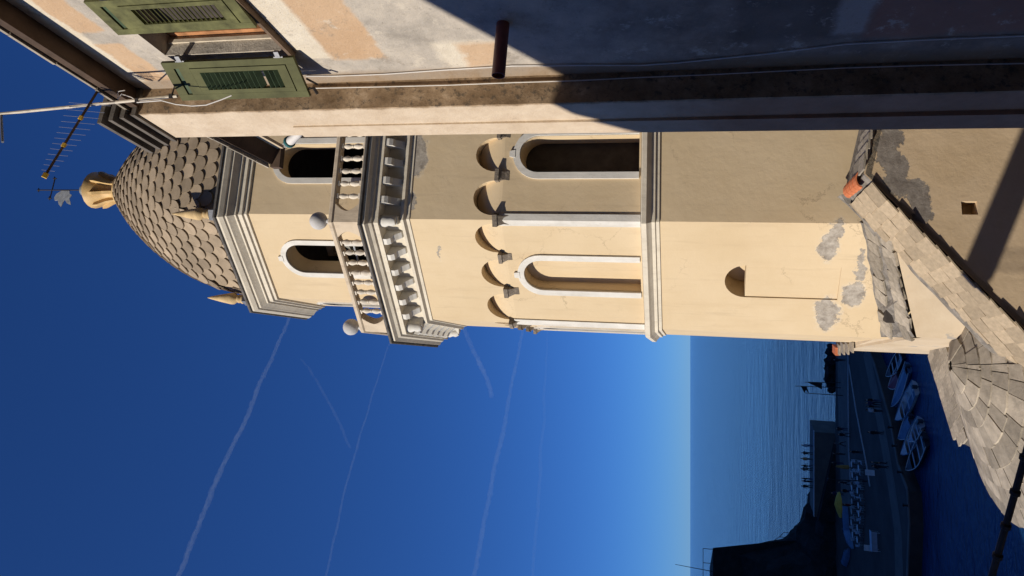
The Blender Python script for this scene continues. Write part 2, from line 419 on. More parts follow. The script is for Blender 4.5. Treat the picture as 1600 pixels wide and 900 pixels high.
# balustrade
AB = 4.50; ZR0, ZR1 = 8.28, 9.20
mb = MB(); sweep(mb, [(AB - .12, 9.06), (AB + .10, 9.06), (AB + .13, 9.09), (AB + .13, 9.17), (AB + .10, ZR1), (AB - .13, ZR1), (AB - .13, 9.06)])
bal = mb.build('balustrade', M_ball, tower, TOFF)
mb = MB(); sweep(mb, [(AB + .11, 8.22), (AB + .11, 8.38), (AB - .12, 8.38), (AB - .12, 8.22)])
mb.build('rail_base', M_ball, bal, TOFF)
mb = MB()
mb.box((0, 0, .03), (.13, .13, .06)); mb.box((0, 0, .655), (.13, .13, .05))
mb.lathe([(.04, .06), (.052, .08), (.05, .11), (.075, .17), (.08, .22), (.06, .30), (.042, .335), (.056, .35), (.056, .37), (.042, .385), (.058, .43), (.078, .50), (.072, .55), (.045, .61), (.05, .63)], (0, 0, 0), 10)
balu = mb.build('baluster', M_baluster, bal, smooth=True)
mb = MB(); prof = [(0, .0)] + [(.0, 0)]
fb = True; NB = 8
for a in FACES:
    hh = AB * T22 - .50
    for k in range(NB):
        u = -hh + 2 * hh * (k + .5) / NB
        loc = TC + nrm(a) * AB + tng(a) * u + Vector((0, 0, 8.381)) - TOFF; rot = frame(tng(a), -nrm(a), Vector((0, 0, 1)))
        if fb: balu.location = loc; balu.rotation_mode = 'QUATERNION'; balu.rotation_quaternion = rot.to_quaternion(); fb = False
        else: inst(balu, bal, loc, rot)
for k in range(8):
    am = PHI + 22.5 + 45 * k; mb = MB()
    p = lambda a, u, d: TC + nrm(a) * (AB + d) + tng(a) * u
    a0, a1 = am - 22.5, am + 22.5; ho, hi = (AB + .09) * T22, (AB - .10) * T22
    def foot(wd): return [p(a0, ho - wd, .09), p(a0, ho, .09), p(a1, -ho + wd, .09), p(a1, -hi + wd - .03, -.10), p(a0, hi, -.10), p(a0, hi - wd + .03, -.10)]
    for wd, z0, z1 in [(.30 + .20 * abs(2 * (i + .5) / 18 - 1) ** 1.7, 8.381 + .677 * i / 18, 8.381 + .677 * (i + 1) / 18) for i in range(18)]:
        mb.prism([q + Vector((0, 0, z0)) for q in foot(wd)], (0, 0, z1 - z0 + .0005))
    mb.build('pedestal', M_ball, bal, TOFF)
    mb = MB(); c = TC + nrm(am) * (AB / math.cos(R(22.5)) - .02)
    rs = .235
    prof = [(.10, 9.19), (.11, 9.22), (.06, 9.26), (.055, 9.31)] + [(rs * math.sin(t_), 9.53 - rs * math.cos(t_)) for t_ in [math.pi * i / 12 for i in range(1, 13)]]
    mb.lathe(prof, c, 18); mb.build('ball_finial', M_sphere, bal, TOFF, smooth='all')
# drum (belfry)
AD = 3.70; hw = AD * T22; mb = MB(); ZD0, ZD1 = 8.25, 12.35
zpk = on_face(470, 402, LT, AD).z
opd = (-.0, .50, 8.6, zpk - .05)
for a in FACES: panel(mb, FP(a, AD), -hw, hw, ZD0, ZD1, opd, .55)
mb.build('belfry_drum', M_tow, tower, TOFF)
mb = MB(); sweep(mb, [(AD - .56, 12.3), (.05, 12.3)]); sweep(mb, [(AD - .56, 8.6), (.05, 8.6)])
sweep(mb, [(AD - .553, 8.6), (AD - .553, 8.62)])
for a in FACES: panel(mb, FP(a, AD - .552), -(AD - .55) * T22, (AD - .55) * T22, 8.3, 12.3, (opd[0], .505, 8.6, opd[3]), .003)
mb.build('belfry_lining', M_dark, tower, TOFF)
for a in FACES:
    mb = MB(); trim(mb, FP(a, AD), opd, .16, .045, .08); mb.build('belfry_surround', M_white, tower, TOFF)
mb = MB(); sweep(mb, [(3.69, 12.14), (3.76, 12.16), (3.76, 12.24), (3.82, 12.27), (3.82, 12.40), (3.88, 12.42), (3.88, 12.47), (3.98, 12.56), (4.03, 12.60), (4.03, 12.66), (4.08, 12.68), (4.14, 12.78), (4.14, 12.85)])
mb.build('dome_cornice', M_cornice, tower, TOFF)
mb = MB(); sweep(mb, [(4.0, 12.853), (4.17, 12.853), (4.19, 12.87), (4.19, 12.93), (4.15, 12.96), (3.3, 13.04)])
mb.build('dome_cornice_slab', M_slateedge, tower, TOFF)
# dome
ZDM, HD = 12.98, 6.95
def dome_pt(az, t):
    r = 3.70 * (1 - t ** 1.9) ** .9
    d = ((az - PHI + 22.5) % 45) - 22.5
    ro = .955 / math.cos(R(d)); k = min(1, t * 1.7); k = k * k * (3 - 2 * k)
    return TC + nrm(az) * (r * (ro * (1 - k) + k)) + Vector((0, 0, ZDM + HD * t))
mb = MB(); TS = [i / 30 * .985 for i in range(31)]
mb.grid([[dome_pt(az, t) - nrm(az) * .03 for az in range(0, 360, 5)] for t in TS], True)
dome = mb.build('dome', M_shell, tower, TOFF, smooth='all')
mb = MB()
n = 10; hwS = .235; L = .66; out = [(-hwS, L), (-hwS, .29)] + [(-hwS * math.cos(math.pi * i / n), .29 - .29 * math.sin(math.pi * i / n)) for i in range(1, n)] + [(hwS, .29), (hwS, L)]
mb.prism([Vector((u, v, 0)) for u, v in out], (0, 0, .035))
scale_me = mb.build('scale', M_scale, dome).data
bpy.data.objects.remove(bpy.data.objects['scale'])
arc = []; L_ = 0; prev = dome_pt(PHI, 0)
for i in range(401):
    t = i / 400 * .975; p = dome_pt(PHI, t); L_ += (p - prev).length; prev = p; arc.append((L_, t))
def t_of(l):
    for a_, t in arc:
        if a_ >= l: return t
    return arc[-1][1]
S = []; row = 0; l = 0.
while l < arc[-1][0] - .35:
    t = t_of(l + .02); r = 3.70 * (1 - t ** 1.9) ** .9; nn = max(8, round(2 * math.pi * r / .44))
    for k in range(nn):
        az = (PHI + (k + (.5 if row % 2 else 0)) * 360 / nn) % 360
        p0 = dome_pt(az, t); p1 = dome_pt(az, min(.985, t_of(l + .5))); pa = dome_pt(az - 2, t); pb = dome_pt(az + 2, t)
        up = (p1 - p0).normalized(); X = (pb - pa); X -= up * X.dot(up); X.normalize(); N = X.cross(up)
        if N.dot(nrm(az)) < 0: N = -N
        j = R(random.uniform(6.2, 7.6)); up2 = (up * math.cos(j) - N * math.sin(j)).normalized(); N2 = X.cross(up2)
        if N2.dot(nrm(az)) < 0: N2 = -N2; 
        X2 = up2.cross(N2)
        S.append((p0 + N * .075, X2, up2, N2, 2 * math.pi * r / nn / .44, p0.length if N.dot(-p0) > -1.5 * 0 - .6 * 0 + 0 else 1e3 + p0.length))
    l += .40; row += 1
S.sort(key=lambda q: q[5])
for p, X, U, N, sx, _ in S[:300]: meshobj(scale_me, 'scale', dome, p - TOFF, frame(X, U, N), (sx * random.uniform(.97, 1.0), random.uniform(.97, 1.04), 1))
mb = MB()
for p, X, U, N, sx, _ in S[300:]:
    mb.prism([p + X * (u * sx) + U * v for u, v in out], N * .035)
mb.build('far_scales', M_scale, dome, TOFF, kind='stuff')
# pinnacles
for k in range(8):
    am = PHI + 22.5 + 45 * k; c = TC + nrm(am) * (3.98 / math.cos(R(22.5)) - .22); mb = MB()
    mb.lathe([(.11, 13.24), (.15, 13.28), (.15, 13.33), (.10, 13.37), (.13, 13.41), (.13, 13.46), (.09, 13.50), (.12, 13.54), (.175, 13.62), (.18, 13.70), (.12, 14.05), (.05, 14.40), (.012, 14.55)], c, 14)
    pn = mb.build('pinnacle', M_pinn, tower, TOFF, smooth=True)
    mb = MB(); mb.box(c + Vector((0, 0, 13.10)), (.30, .30, .30), (tng(am), nrm(am), Vector((0, 0, 1)))); mb.build('pinnacle_base', M_lead if k != 4 else M_white, pn, TOFF)
# lantern urn
mb = MB()
mb.lathe([(.62, 19.45), (.60, 19.62), (.50, 19.66), (.40, 19.72), (.36, 19.90), (.36, 20.05), (.42, 20.25), (.55, 20.50), (.64, 20.68), (.66, 20.80), (.60, 20.86), (.48, 20.90), (.20, 20.96)], TC, 20)
lan = mb.build('lantern_urn', M_lant, tower, TOFF, smooth=True)
for k in range(8):
    a = PHI + 22.5 + 45 * k; mb = MB()
    mb.prism([TC + nrm(a) * r_ + Vector((0, 0, z)) - tng(a) * .05 for r_, z in ((.3, 19.66), (.47, 19.68), (.46, 19.85), (.52, 20.1), (.66, 20.40), (.67, 20.55), (.5, 20.55), (.34, 20.1))], tng(a) * .1)
    mb.build('scroll_rib', M_lant, lan, TOFF)
mb = MB(); rs = .25
mb.lathe([(.12, 20.93)] + [(rs * math.sin(t_), 21.17 - rs * math.cos(t_)) for t_ in [math.pi * i / 12 for i in range(1, 12)]] + [(.03, 21.44)], TC, 16)
mb.build('lantern_ball', M_bell, lan, TOFF, smooth='all')
mb = MB(); c = TC
mb.tube([c + Vector((0, 0, 21.4)), c + Vector((0, 0, 23.25))], .022, 6)
mb.tube([c + Vector((-.30, -.05, 22.72)), c + Vector((.42, .07, 22.62))], .022, 6)
for q in ((0, 0, 23.25), (-.30, -.05, 22.72), (.42, .07, 22.62)):
    q = c + Vector(q)
    for d in ((.07, 0, .03), (-.07, 0, .03), (0, 0, .09), (0, 0, -.07)): mb.tube([q, q + Vector(d)], [.03, .018], 5)
mb.build('iron_cross', M_iron, lan, TOFF)
mb = MB(); vx = Vector((-.93, -.36, 0))
pts = [(.03, 22.25), (.16, 22.42), (.30, 22.47), (.42, 22.40), (.40, 22.28), (.56, 22.18), (.66, 22.05), (.50, 22.02), (.38, 21.98), (.52, 21.84), (.58, 21.66), (.46, 21.72), (.34, 21.80), (.20, 21.74), (.14, 21.86), (.03, 21.9)]
mb.prism([c + vx * u + Vector((0, 0, z)) for u, z in pts], Vector((.36, -.93, 0)) * .02)
mb.build('weather_vane', M_vane, lan, TOFF)
# bell
bc = TC + nrm(LT) * 2.72 + tng(LT) * .16
bell = thing('church_bell', 'bronze bell hanging inside the sunlit belfry arch', 'bell', (bc.x, bc.y, 9.6))
mb = MB(); mb.lathe([(.50, 9.62), (.46, 9.68), (.38, 9.85), (.32, 10.1), (.28, 10.3), (.20, 10.40), (.05, 10.43)], bc, 20); mb.build('bell_body', M_bell, bell, (bc.x, bc.y, 9.6), smooth=True)
mb = MB(); tt = tng(LT); zz = Vector((0, 0, 1))
mb.box(bc + zz * 10.53, (1.5, .16, .2), (tt, nrm(LT), zz)); mb.build('yoke', M_wood, bell, (bc.x, bc.y, 9.6))
for s_ in (-1, 1):
    mb = MB(); mb.tube([bc + tt * (.72 * s_) + zz * 8.62, bc + tt * (.72 * s_) + zz * 10.6], .06, 6); mb.build('frame_post', M_wood, bell, (bc.x, bc.y, 9.6))
mb = MB(); mb.tube([bc + tt * -.7 + zz * 9.5 + nrm(LT) * .42, bc + tt * .7 + zz * 9.5 + nrm(LT) * .42], .03, 6); mb.build('frame_bar', M_vane, bell, (bc.x, bc.y, 9.6))
# ------------------------------------------------------------------ tower foot: wider base with a slab-covered ledge
M_slab = simple('stone_slab', (.40, .345, .27), .85, .3, 3, .6, 12, .03, rnd=.32)
M_slabw = simple('warm_slate', (.45, .355, .24), .85, .22, 3, .45, 14, .02, rnd=.22)
M_rubble = simple('rubble_mortar', (.24, .215, .185), .95, .45, 5, .9, 9, .06, world=True)
M_terra = simple('terracotta', (.55, .17, .07), .8, .25, 6, .3, 20, .01)
def plain_plaster(name, a, b, grey=None, gk=(.55, .62), ns=.9, bmp=.5):
    t = NT(name); p = t.coord(True); n1 = t.noise(p, ns, 6, .62); n2 = t.noise(p, 6, 8, .7)
    c = t.ramp(n1.outputs[0], [(.3, a), (.7, b)])
    if grey:
        n3 = t.noise(p, 1.1, 8, .68, .6); c = t.mix(t.ramp(n3.outputs[0], [(gk[0], 0.), (gk[1], 1.)]), c, grey)
    t.col(c); t.rough(.92); t.b.inputs['Specular IOR Level'].default_value = .1
    t.bump(t.math('ADD', n1.outputs[0], t.math('MULTIPLY', n2.outputs[0], .4)), bmp, .04)
    return t
M_base = plain_plaster('base_plaster', (.52, .41, .28), (.64, .53, .39), (.40, .36, .31), (.60, .64)).m
base = thing('tower_base', 'broad cream plastered foot of the tower with a rough stone ledge', 'wall base', (-2.6, 19.5, -10))
BO = Vector((-2.6, 19.5, -10))
P1, P2, P3 = at(1397, 376, 17.75), at(1432, 527, 18.9), at(1310, 547, 25.)
I1, I2 = at(1352, 345, 18.62), at(1372, 527, 20.75)
P0 = P1 + (P1 - P2) * .25; I0 = I1 + (P1 - P2) * .15
mb = MB()
def dn(p, z=-10): return Vector((p.x, p.y, z))
mb.f(P0, P1, dn(P1), dn(P0)); mb.f(P1, P2, dn(P2), dn(P1)); mb.f(P2, P3, dn(P3), dn(P2))
mb.build('base_wall', M_base, base, BO)
mb = MB(); N = 14
rows = []
for i in range(N + 1):
    k = i / N; a = P1.lerp(P2, k); b = I1.lerp(I2, k); rows.append([])
    for j in range(5):
        p = a.lerp(b, j / 4); rows[-1].append(p + Vector((0, 0, .05 + random.uniform(-.03, .05) + (.10 if j == 4 else 0))))
mb.grid(rows); mb.build('ledge_bed', M_rubble, base, BO)
mb = MB(); mb.prism([P2 + Vector((-.02, 0, .02)), P3 + Vector((-.02, 0, .02)), P3 + Vector((.55, .1, .10)), I2 + Vector((0, 0, .1)), P2.lerp(I2, .5)], (0, 0, -.12)); mb.build('ledge_edge', M_base, base, BO)
slab_me = []
for q in range(4):
    mb = MB(); jt = lambda: random.uniform(-.06, .06)
    poly = [Vector((-.5 + jt(), -.5 + jt(), 0)), Vector((jt(), -.5 + jt() * .6, 0)), Vector((.5 + jt(), -.5 + jt(), 0)), Vector((.5 + jt(), .5 + jt(), 0)), Vector((-.5 + jt(), .5 + jt(), 0))]
    mb.prism(poly, (0, 0, 1)); o = mb.build('slab', M_slab); slab_me.append(o.data); bpy.data.objects.remove(o)
slabw_me = []
for me in slab_me:
    c = me.copy(); c.materials.clear(); c.materials.append(M_slabw); slabw_me.append(c)
ex = (P2 - P1).normalized()
for i in range(9):
    for j in range(2):
        k = (i + .5 + random.uniform(-.15, .15)) / 9; kk = (.16, .62)[j]
        p = P1.lerp(P2, k).lerp(I1.lerp(I2, k), kk) + Vector((0, 0, .09 + .03 * j))
        v = (I1.lerp(I2, k) - P1.lerp(P2, k)).normalized(); ang = random.uniform(-.35, .35); X = (ex * math.cos(ang) + v * math.sin(ang)); Z = X.cross(v).normalized(); Yv = Z.cross(X)
        if random.random() < .12: continue
        meshobj(random.choice(slab_me), 'ledge_slab', base, p - BO, frame(X, Yv, Z), (random.uniform(.32, .48), random.uniform(.3, .5), random.uniform(.04, .09)))
hp = at(1397, 492, 19.6)
mb = MB(); mb.box(hp + Vector((0, 0, .10)), (.34, .3, .22)); mb.build('ledge_hole_dark', M_dark, base, BO)  # near-black box standing for the shaded inside of a hole in the ledge
# brick and slates at the far end of the base wall
mb = MB(); mb.box(P3 + Vector((.02, -.1, .1)), (.24, .5, .10)); mb.build('brick', M_terra, base, BO)
for k in range(4):
    meshobj(slab_me[k], 'coping_slab', base, P3.lerp(P2, .05 + .07 * k) + Vector((.02, 0, .06)) - BO, None, (.3, .5, .05))
# ------------------------------------------------------------------ chapel with gable towards the alley
e_ = tng(PHI); nb = -nrm(PHI)
GA = Vector((.307, 16.3, -3.36))
SL, SR = .876, .25
def GP(t, q, dz=0): # t to the right along the gable, q back from the gable
    z = GA.z + (SL * t if t < 0 else -SR * t); return Vector((GA.x, GA.y, 0)) + e_ * t + nb * q + Vector((0, 0, z + dz))
def gable_mat():
    t = NT('gable_plaster'); p = t.coord(True)
    n1 = t.noise(p, .8, 6, .62); n2 = t.noise(p, 5, 8, .7)
    c = t.ramp(n1.outputs[0], [(.3, (.54, .40, .245)), (.7, (.64, .49, .325))])
    G = [at_plane(x, y, GA, nrm(PHI)) for x, y in ((1393, 205), (1385, 235), (1402, 275), (1432, 305), (1440, 330), (1390, 190))]
    L = [(G[0], (.42, .5, .20)), (G[1], (.40, .5, .20)), (G[2], (.46, .5, .24)), (G[3], (.36, .5, .20)), (G[4], (.30, .5, .17)), (G[5], (.42, .5, .22))]
    mk, halo = t.patches(p, L, .34, 3.2); n4 = t.noise(p, 5, 8, .75)
    t.col(t.mix(mk, c, t.ramp(n4.outputs[0], [(.3, (.15, .125, .105)), (.7, (.34, .30, .26))])))
    t.rough(.92); t.b.inputs['Specular IOR Level'].default_value = .1
    h = t.math('ADD', t.noise(p, 1.4, 8, .66).outputs[0], t.math('MULTIPLY', n2.outputs[0], .18)); h = t.math('SUBTRACT', h, t.math('MULTIPLY', mk, t.math('ADD', .3, n4.outputs[0])))
    t.bump(h, .55, .045); return t.m
M_gable = gable_mat()
CO = Vector((GA.x, GA.y, -10))
chapel = thing('chapel', 'brown plastered chapel gable with slate roof below the tower', 'chapel', CO)
hole = at_plane(1515, 325, GA, nrm(PHI)); th_ = (hole - GA).dot(e_)
mb = MB(); zb = -10.
def gv(t, z): return Vector((GA.x, GA.y, 0)) + e_ * t + Vector((0, 0, z))
tl, tr = -5.2, 3.2; hx0, hx1, hz0, hz1 = th_ - .13, th_ + .13, hole.z - .14, hole.z + .14
def topz(t): return GA.z + (SL * t if t < 0 else -SR * t) - .02
cuts = [tl, -3.5, -2, hx0, hx1, 0., tr]
cuts = sorted(set(cuts))
for a, b in zip(cuts[:-1], cuts[1:]):
    if abs(a - hx0) < 1e-6:
        mb.f(gv(a, zb), gv(b, zb), gv(b, hz0), gv(a, hz0)); mb.f(gv(a, hz1), gv(b, hz1), gv(b, topz(b)), gv(a, topz(a)))
    elif topz(a) > zb: mb.f(gv(a, zb), gv(b, zb), gv(b, topz(b)), gv(a, topz(a)))
for (a, za), (b, zb_) in (((hx0, hz0), (hx1, hz0)), ((hx1, hz0), (hx1, hz1)), ((hx1, hz1), (hx0, hz1)), ((hx0, hz1), (hx0, hz0))):
    mb.f(gv(a, za), gv(b, zb_), gv(b, zb_) + nb * .35, gv(a, za) + nb * .35)
mb.f(*[gv(a, z) + nb * .35 for a, z in ((hx0, hz0), (hx1, hz0), (hx1, hz1), (hx0, hz1))])
mb.build('gable_wall', M_gable, chapel, CO)
mb = MB(); mb.prism([GP(0, .0, -.05), GP(tl, .0, -.05), GP(tl, 2.1, -.05), GP(0, 2.1, -.05)], (0, 0, -.12)); mb.prism([GP(.001, .0, -.05), GP(tr, 0, -.05), GP(tr, 2.3, -.05), GP(.001, 2.3, -.05)], (0, 0, -.12))
roof = mb.build('roof', M_rubble, chapel, CO, kind='stuff')
del roof['kind']
# slates on the left slope
Z_ = Vector((0, 0, 1)); sl_dir = (-e_ - Z_ * SL).normalized(); nL = (Z_ - e_ * 0 + (-e_) * 0); nL = (nb.cross(sl_dir)); nL = nL if nL.z > 0 else -nL
tcur = -.22; i = 0
while tcur > -5.1:
    qs = [-.10]
    while qs[-1] < 1.95: qs.append(qs[-1] + random.uniform(.55, .85))
    qs[-1] = 2.02
    for qa, qb in zip(qs[:-1], qs[1:]):
        ln = random.uniform(.40, .46)
        p = GP(tcur - .13, (qa + qb) / 2, random.uniform(.0, .022)) + nL * .035
        tilt = R(random.uniform(3.5, 7)); Y2 = (sl_dir * math.cos(tilt) + nL * math.sin(tilt)).normalized(); X2 = (nb + sl_dir * random.uniform(-.03, .03)).normalized(); N2 = X2.cross(Y2).normalized()
        if N2.z < 0: X2 = -X2; N2 = -N2
        Y2 = N2.cross(X2)
        meshobj(random.choice(slabw_me), 'slate', roof, p - CO, frame(X2, Y2, N2), (qb - qa - .015, ln, .028))
    tcur -= random.uniform(.225, .255); i += 1
# slates edging the right slope
nR = (Z_ + e_ * SR).normalized(); sr_dir = (e_ - Z_ * SR).normalized()
t0 = .12
while t0 < 3.0:
    p = GP(t0 + .1, .06, .03); 
    for q in (.10, .62):
        X2 = nb; tilt = R(9); Y2 = (sr_dir * math.cos(tilt) + nR * math.sin(tilt)); N2 = X2.cross(Y2); s_ = 1
        if N2.z < 0: X2 = -nb; N2 = -N2
        meshobj(random.choice(slab_me), 'edge_slate', roof, GP(t0 + .1, q, .02) - CO, frame(X2, N2.cross(X2), N2), (.5, .34, .035))
    t0 += random.uniform(.20, .26)
mb = MB()
for k in range(9):
    t_ = k / 8
    c = gv(.0, 0) + nb * (1.2 + 0 * t_)
mb = MB(); sg = 7
rows = []
for q in (0, .30):
    rows.append([Vector((.17 * math.cos(math.pi * i / sg), q, .13 * math.sin(math.pi * i / sg))) for i in range(sg + 1)] + [Vector((.14 * math.cos(math.pi * i / sg), q, .10 * math.sin(math.pi * i / sg))) for i in range(sg, -1, -1)])
ids = mb.grid(rows, True); mb.F += [ids[0], ids[1][::-1]]; mb.M += [0, 0]
rt = mb.build('ridge_tile', M_terra, roof); rtm = rt.data; bpy.data.objects.remove(rt)
for k in range(4):
    meshobj(rtm, 'ridge_tile', roof, GP(-.03, .35 + .27 * k, -.03 + .012 * k) - CO, frame(e_, nb, Z_), (1.05 - .04 * k, 1, 1))
mb = MB(); rows = []
for i in range(13):
    k = i / 12; t_ = .5 - 4.0 * k; p = GP(min(t_, 0), 2.02, .0); rows.append([p + Vector((0, 0, -.2)) - nb * .12, p + Vector((0, 0, random.uniform(.03, .13))) - nb * random.uniform(.02, .1), p + nb * .2 + Vector((0, 0, random.uniform(.04, .16))), p + nb * .35 + Vector((0, 0, -.3))])
mb.grid(rows); mb.build('mortar_fillet', M_rubble, roof, CO)
# ------------------------------------------------------------------ apse with conical slab roof
AC_ = Vector((-4.0, 18.9, 0)); AZ, EZ, AR = -5.72, -6.9, 3.25
apse = thing('apse', 'round church apse roofed with curved rows of pale stone slabs', 'apse', (AC_.x, AC_.y, -23))
AO = Vector((AC_.x, AC_.y, -23))
mb = MB(); mb.lathe([(AR - .3, -23), (AR - .3, EZ - .12)], AC_, 40); mb.build('apse_wall', M_base, apse, AO, smooth=True)
mb = MB(); mb.lathe([(AR - .32, EZ - .25), (AR - .05, EZ - .14), (AR - .03, EZ - .05), (.05, AZ - .05)], AC_, 48); aroof = mb.build('apse_roof', M_rubble, apse, AO, smooth=True)
slope = math.tan(math.atan2(AZ - EZ, AR)); r0 = AR + .06
def cone_pt(r_, az, dz): return AC_ + Vector((math.sin(R(az)) * r_, -math.cos(R(az)) * r_, AZ - r_ * slope + dz))
while r0 > .45:
    dr = random.uniform(.34, .42); az = random.random() * 30; end = az + 360
    while az < end - 3:
        da = math.degrees(random.uniform(.34, .62) / max(r0, .7)); da = min(da, end - az)
        a0, a1 = az + math.degrees(.012 / r0), az + da - math.degrees(.012 / r0); az += da
        if random.random() < .015: continue
        lift = random.uniform(.012, .030); jo, ji = random.uniform(-.03, .03), random.uniform(.04, .1); th_s = random.uniform(.028, .045); mb = MB(); mb2 = []
        outr = [cone_pt(r0 + jo + random.uniform(-.012, .012), a0 + (a1 - a0) * k / 3, lift + .022) for k in range(4)]; innr = [cone_pt(max(.12, r0 - dr - ji), a1 + (a0 - a1) * k / 3, lift - .012) for k in range(4)]
        mb.prism(outr + innr, (0, 0, th_s)); mb.build('roof_slab', M_slab, aroof, AO)
    r0 -= dr
# slab-topped wall behind the apse
Q = [at_z(1450, 551, -6.55), at_z(1492, 688, -6.75), at_z(1519, 702, -6.8), at_z(1486, 548, -6.5)]
Q[3] = Q[3] + Vector((.4, .3, 0))
swall = thing('terrace_wall', 'low slab-topped wall end between the apse and the harbour water', 'wall', (Q[0].x, Q[0].y, -23)); SO = Vector((Q[0].x, Q[0].y, -23))
mb = MB(); mb.prism([Vector((p.x, p.y, -23)) for p in Q], (0, 0, 16.15)); mb.build('wall_body', M_base, swall, SO)
mb = MB(); ids = [mb.v(p + Vector((0, 0, -.06))) for p in Q]; mb.F.append(ids); mb.M.append(0); mb.build('wall_bed', M_rubble, swall, SO)
vx = (Q[1] - Q[0]); Lw = vx.length; vx.normalize(); 
for i in range(9):
    for j in range(3):
        k = (i + .5 + .3 * (j % 2)) / 9.4; a = Q[0].lerp(Q[1], k); b = Q[3].lerp(Q[2], k); p = a.lerp(b, (j + .42) / 3); vy = (b - a); wd = vy.length / 3; vy.normalize(); N2 = vx.cross(vy).normalized()
        if N2.z < 0: N2 = -N2
        meshobj(random.choice(slab_me), 'coping_slab', swall, p + Vector((0, 0, -.03 + .03 * j)) - SO, frame(vx, N2.cross(vx), N2), (Lw / 9 * random.uniform(.9, .99), wd * random.uniform(1., 1.08), .05))
# ------------------------------------------------------------------ iron bar close to the camera
mb = MB(); a, b = at(1622, 640, 5.0), at(1536, 950, 5.4); a, b = a + (a - b) * 1.1, b + (b - a) * .5
bar = thing('iron_handrail', 'slanting black iron bar with knuckles at the lower edge', 'handrail', b)
mb.tube([a, b], .021, 8); mb.build('bar', M_iron, bar, b, smooth=True)
for k in (.04, .14, .24, .34, .44, .51, .575, .64, .70, .80, .90):
    mb = MB(); p = a.lerp(b, k); d = (b - a).normalized(); mb.tube([p - d * .02, p - d * .012, p + d * .012, p + d * .02], [.022, .031, .031, .022], 8); mb.build('knuckle', M_iron, bar, b, smooth=True)
# ------------------------------------------------------------------ house on the right of the alley
WA = R(19.3); HO = Vector((1.21, 7.1, -10))
hd = Vector((-math.sin(WA), math.cos(WA), 0)); hn = Vector((-math.cos(WA), -math.sin(WA), 0))
RZ = math.atan2(hd.y, hd.x)
house = thing('alley_house', 'old peeling plastered house with green shutters on the alley', 'house', HO, RZ)
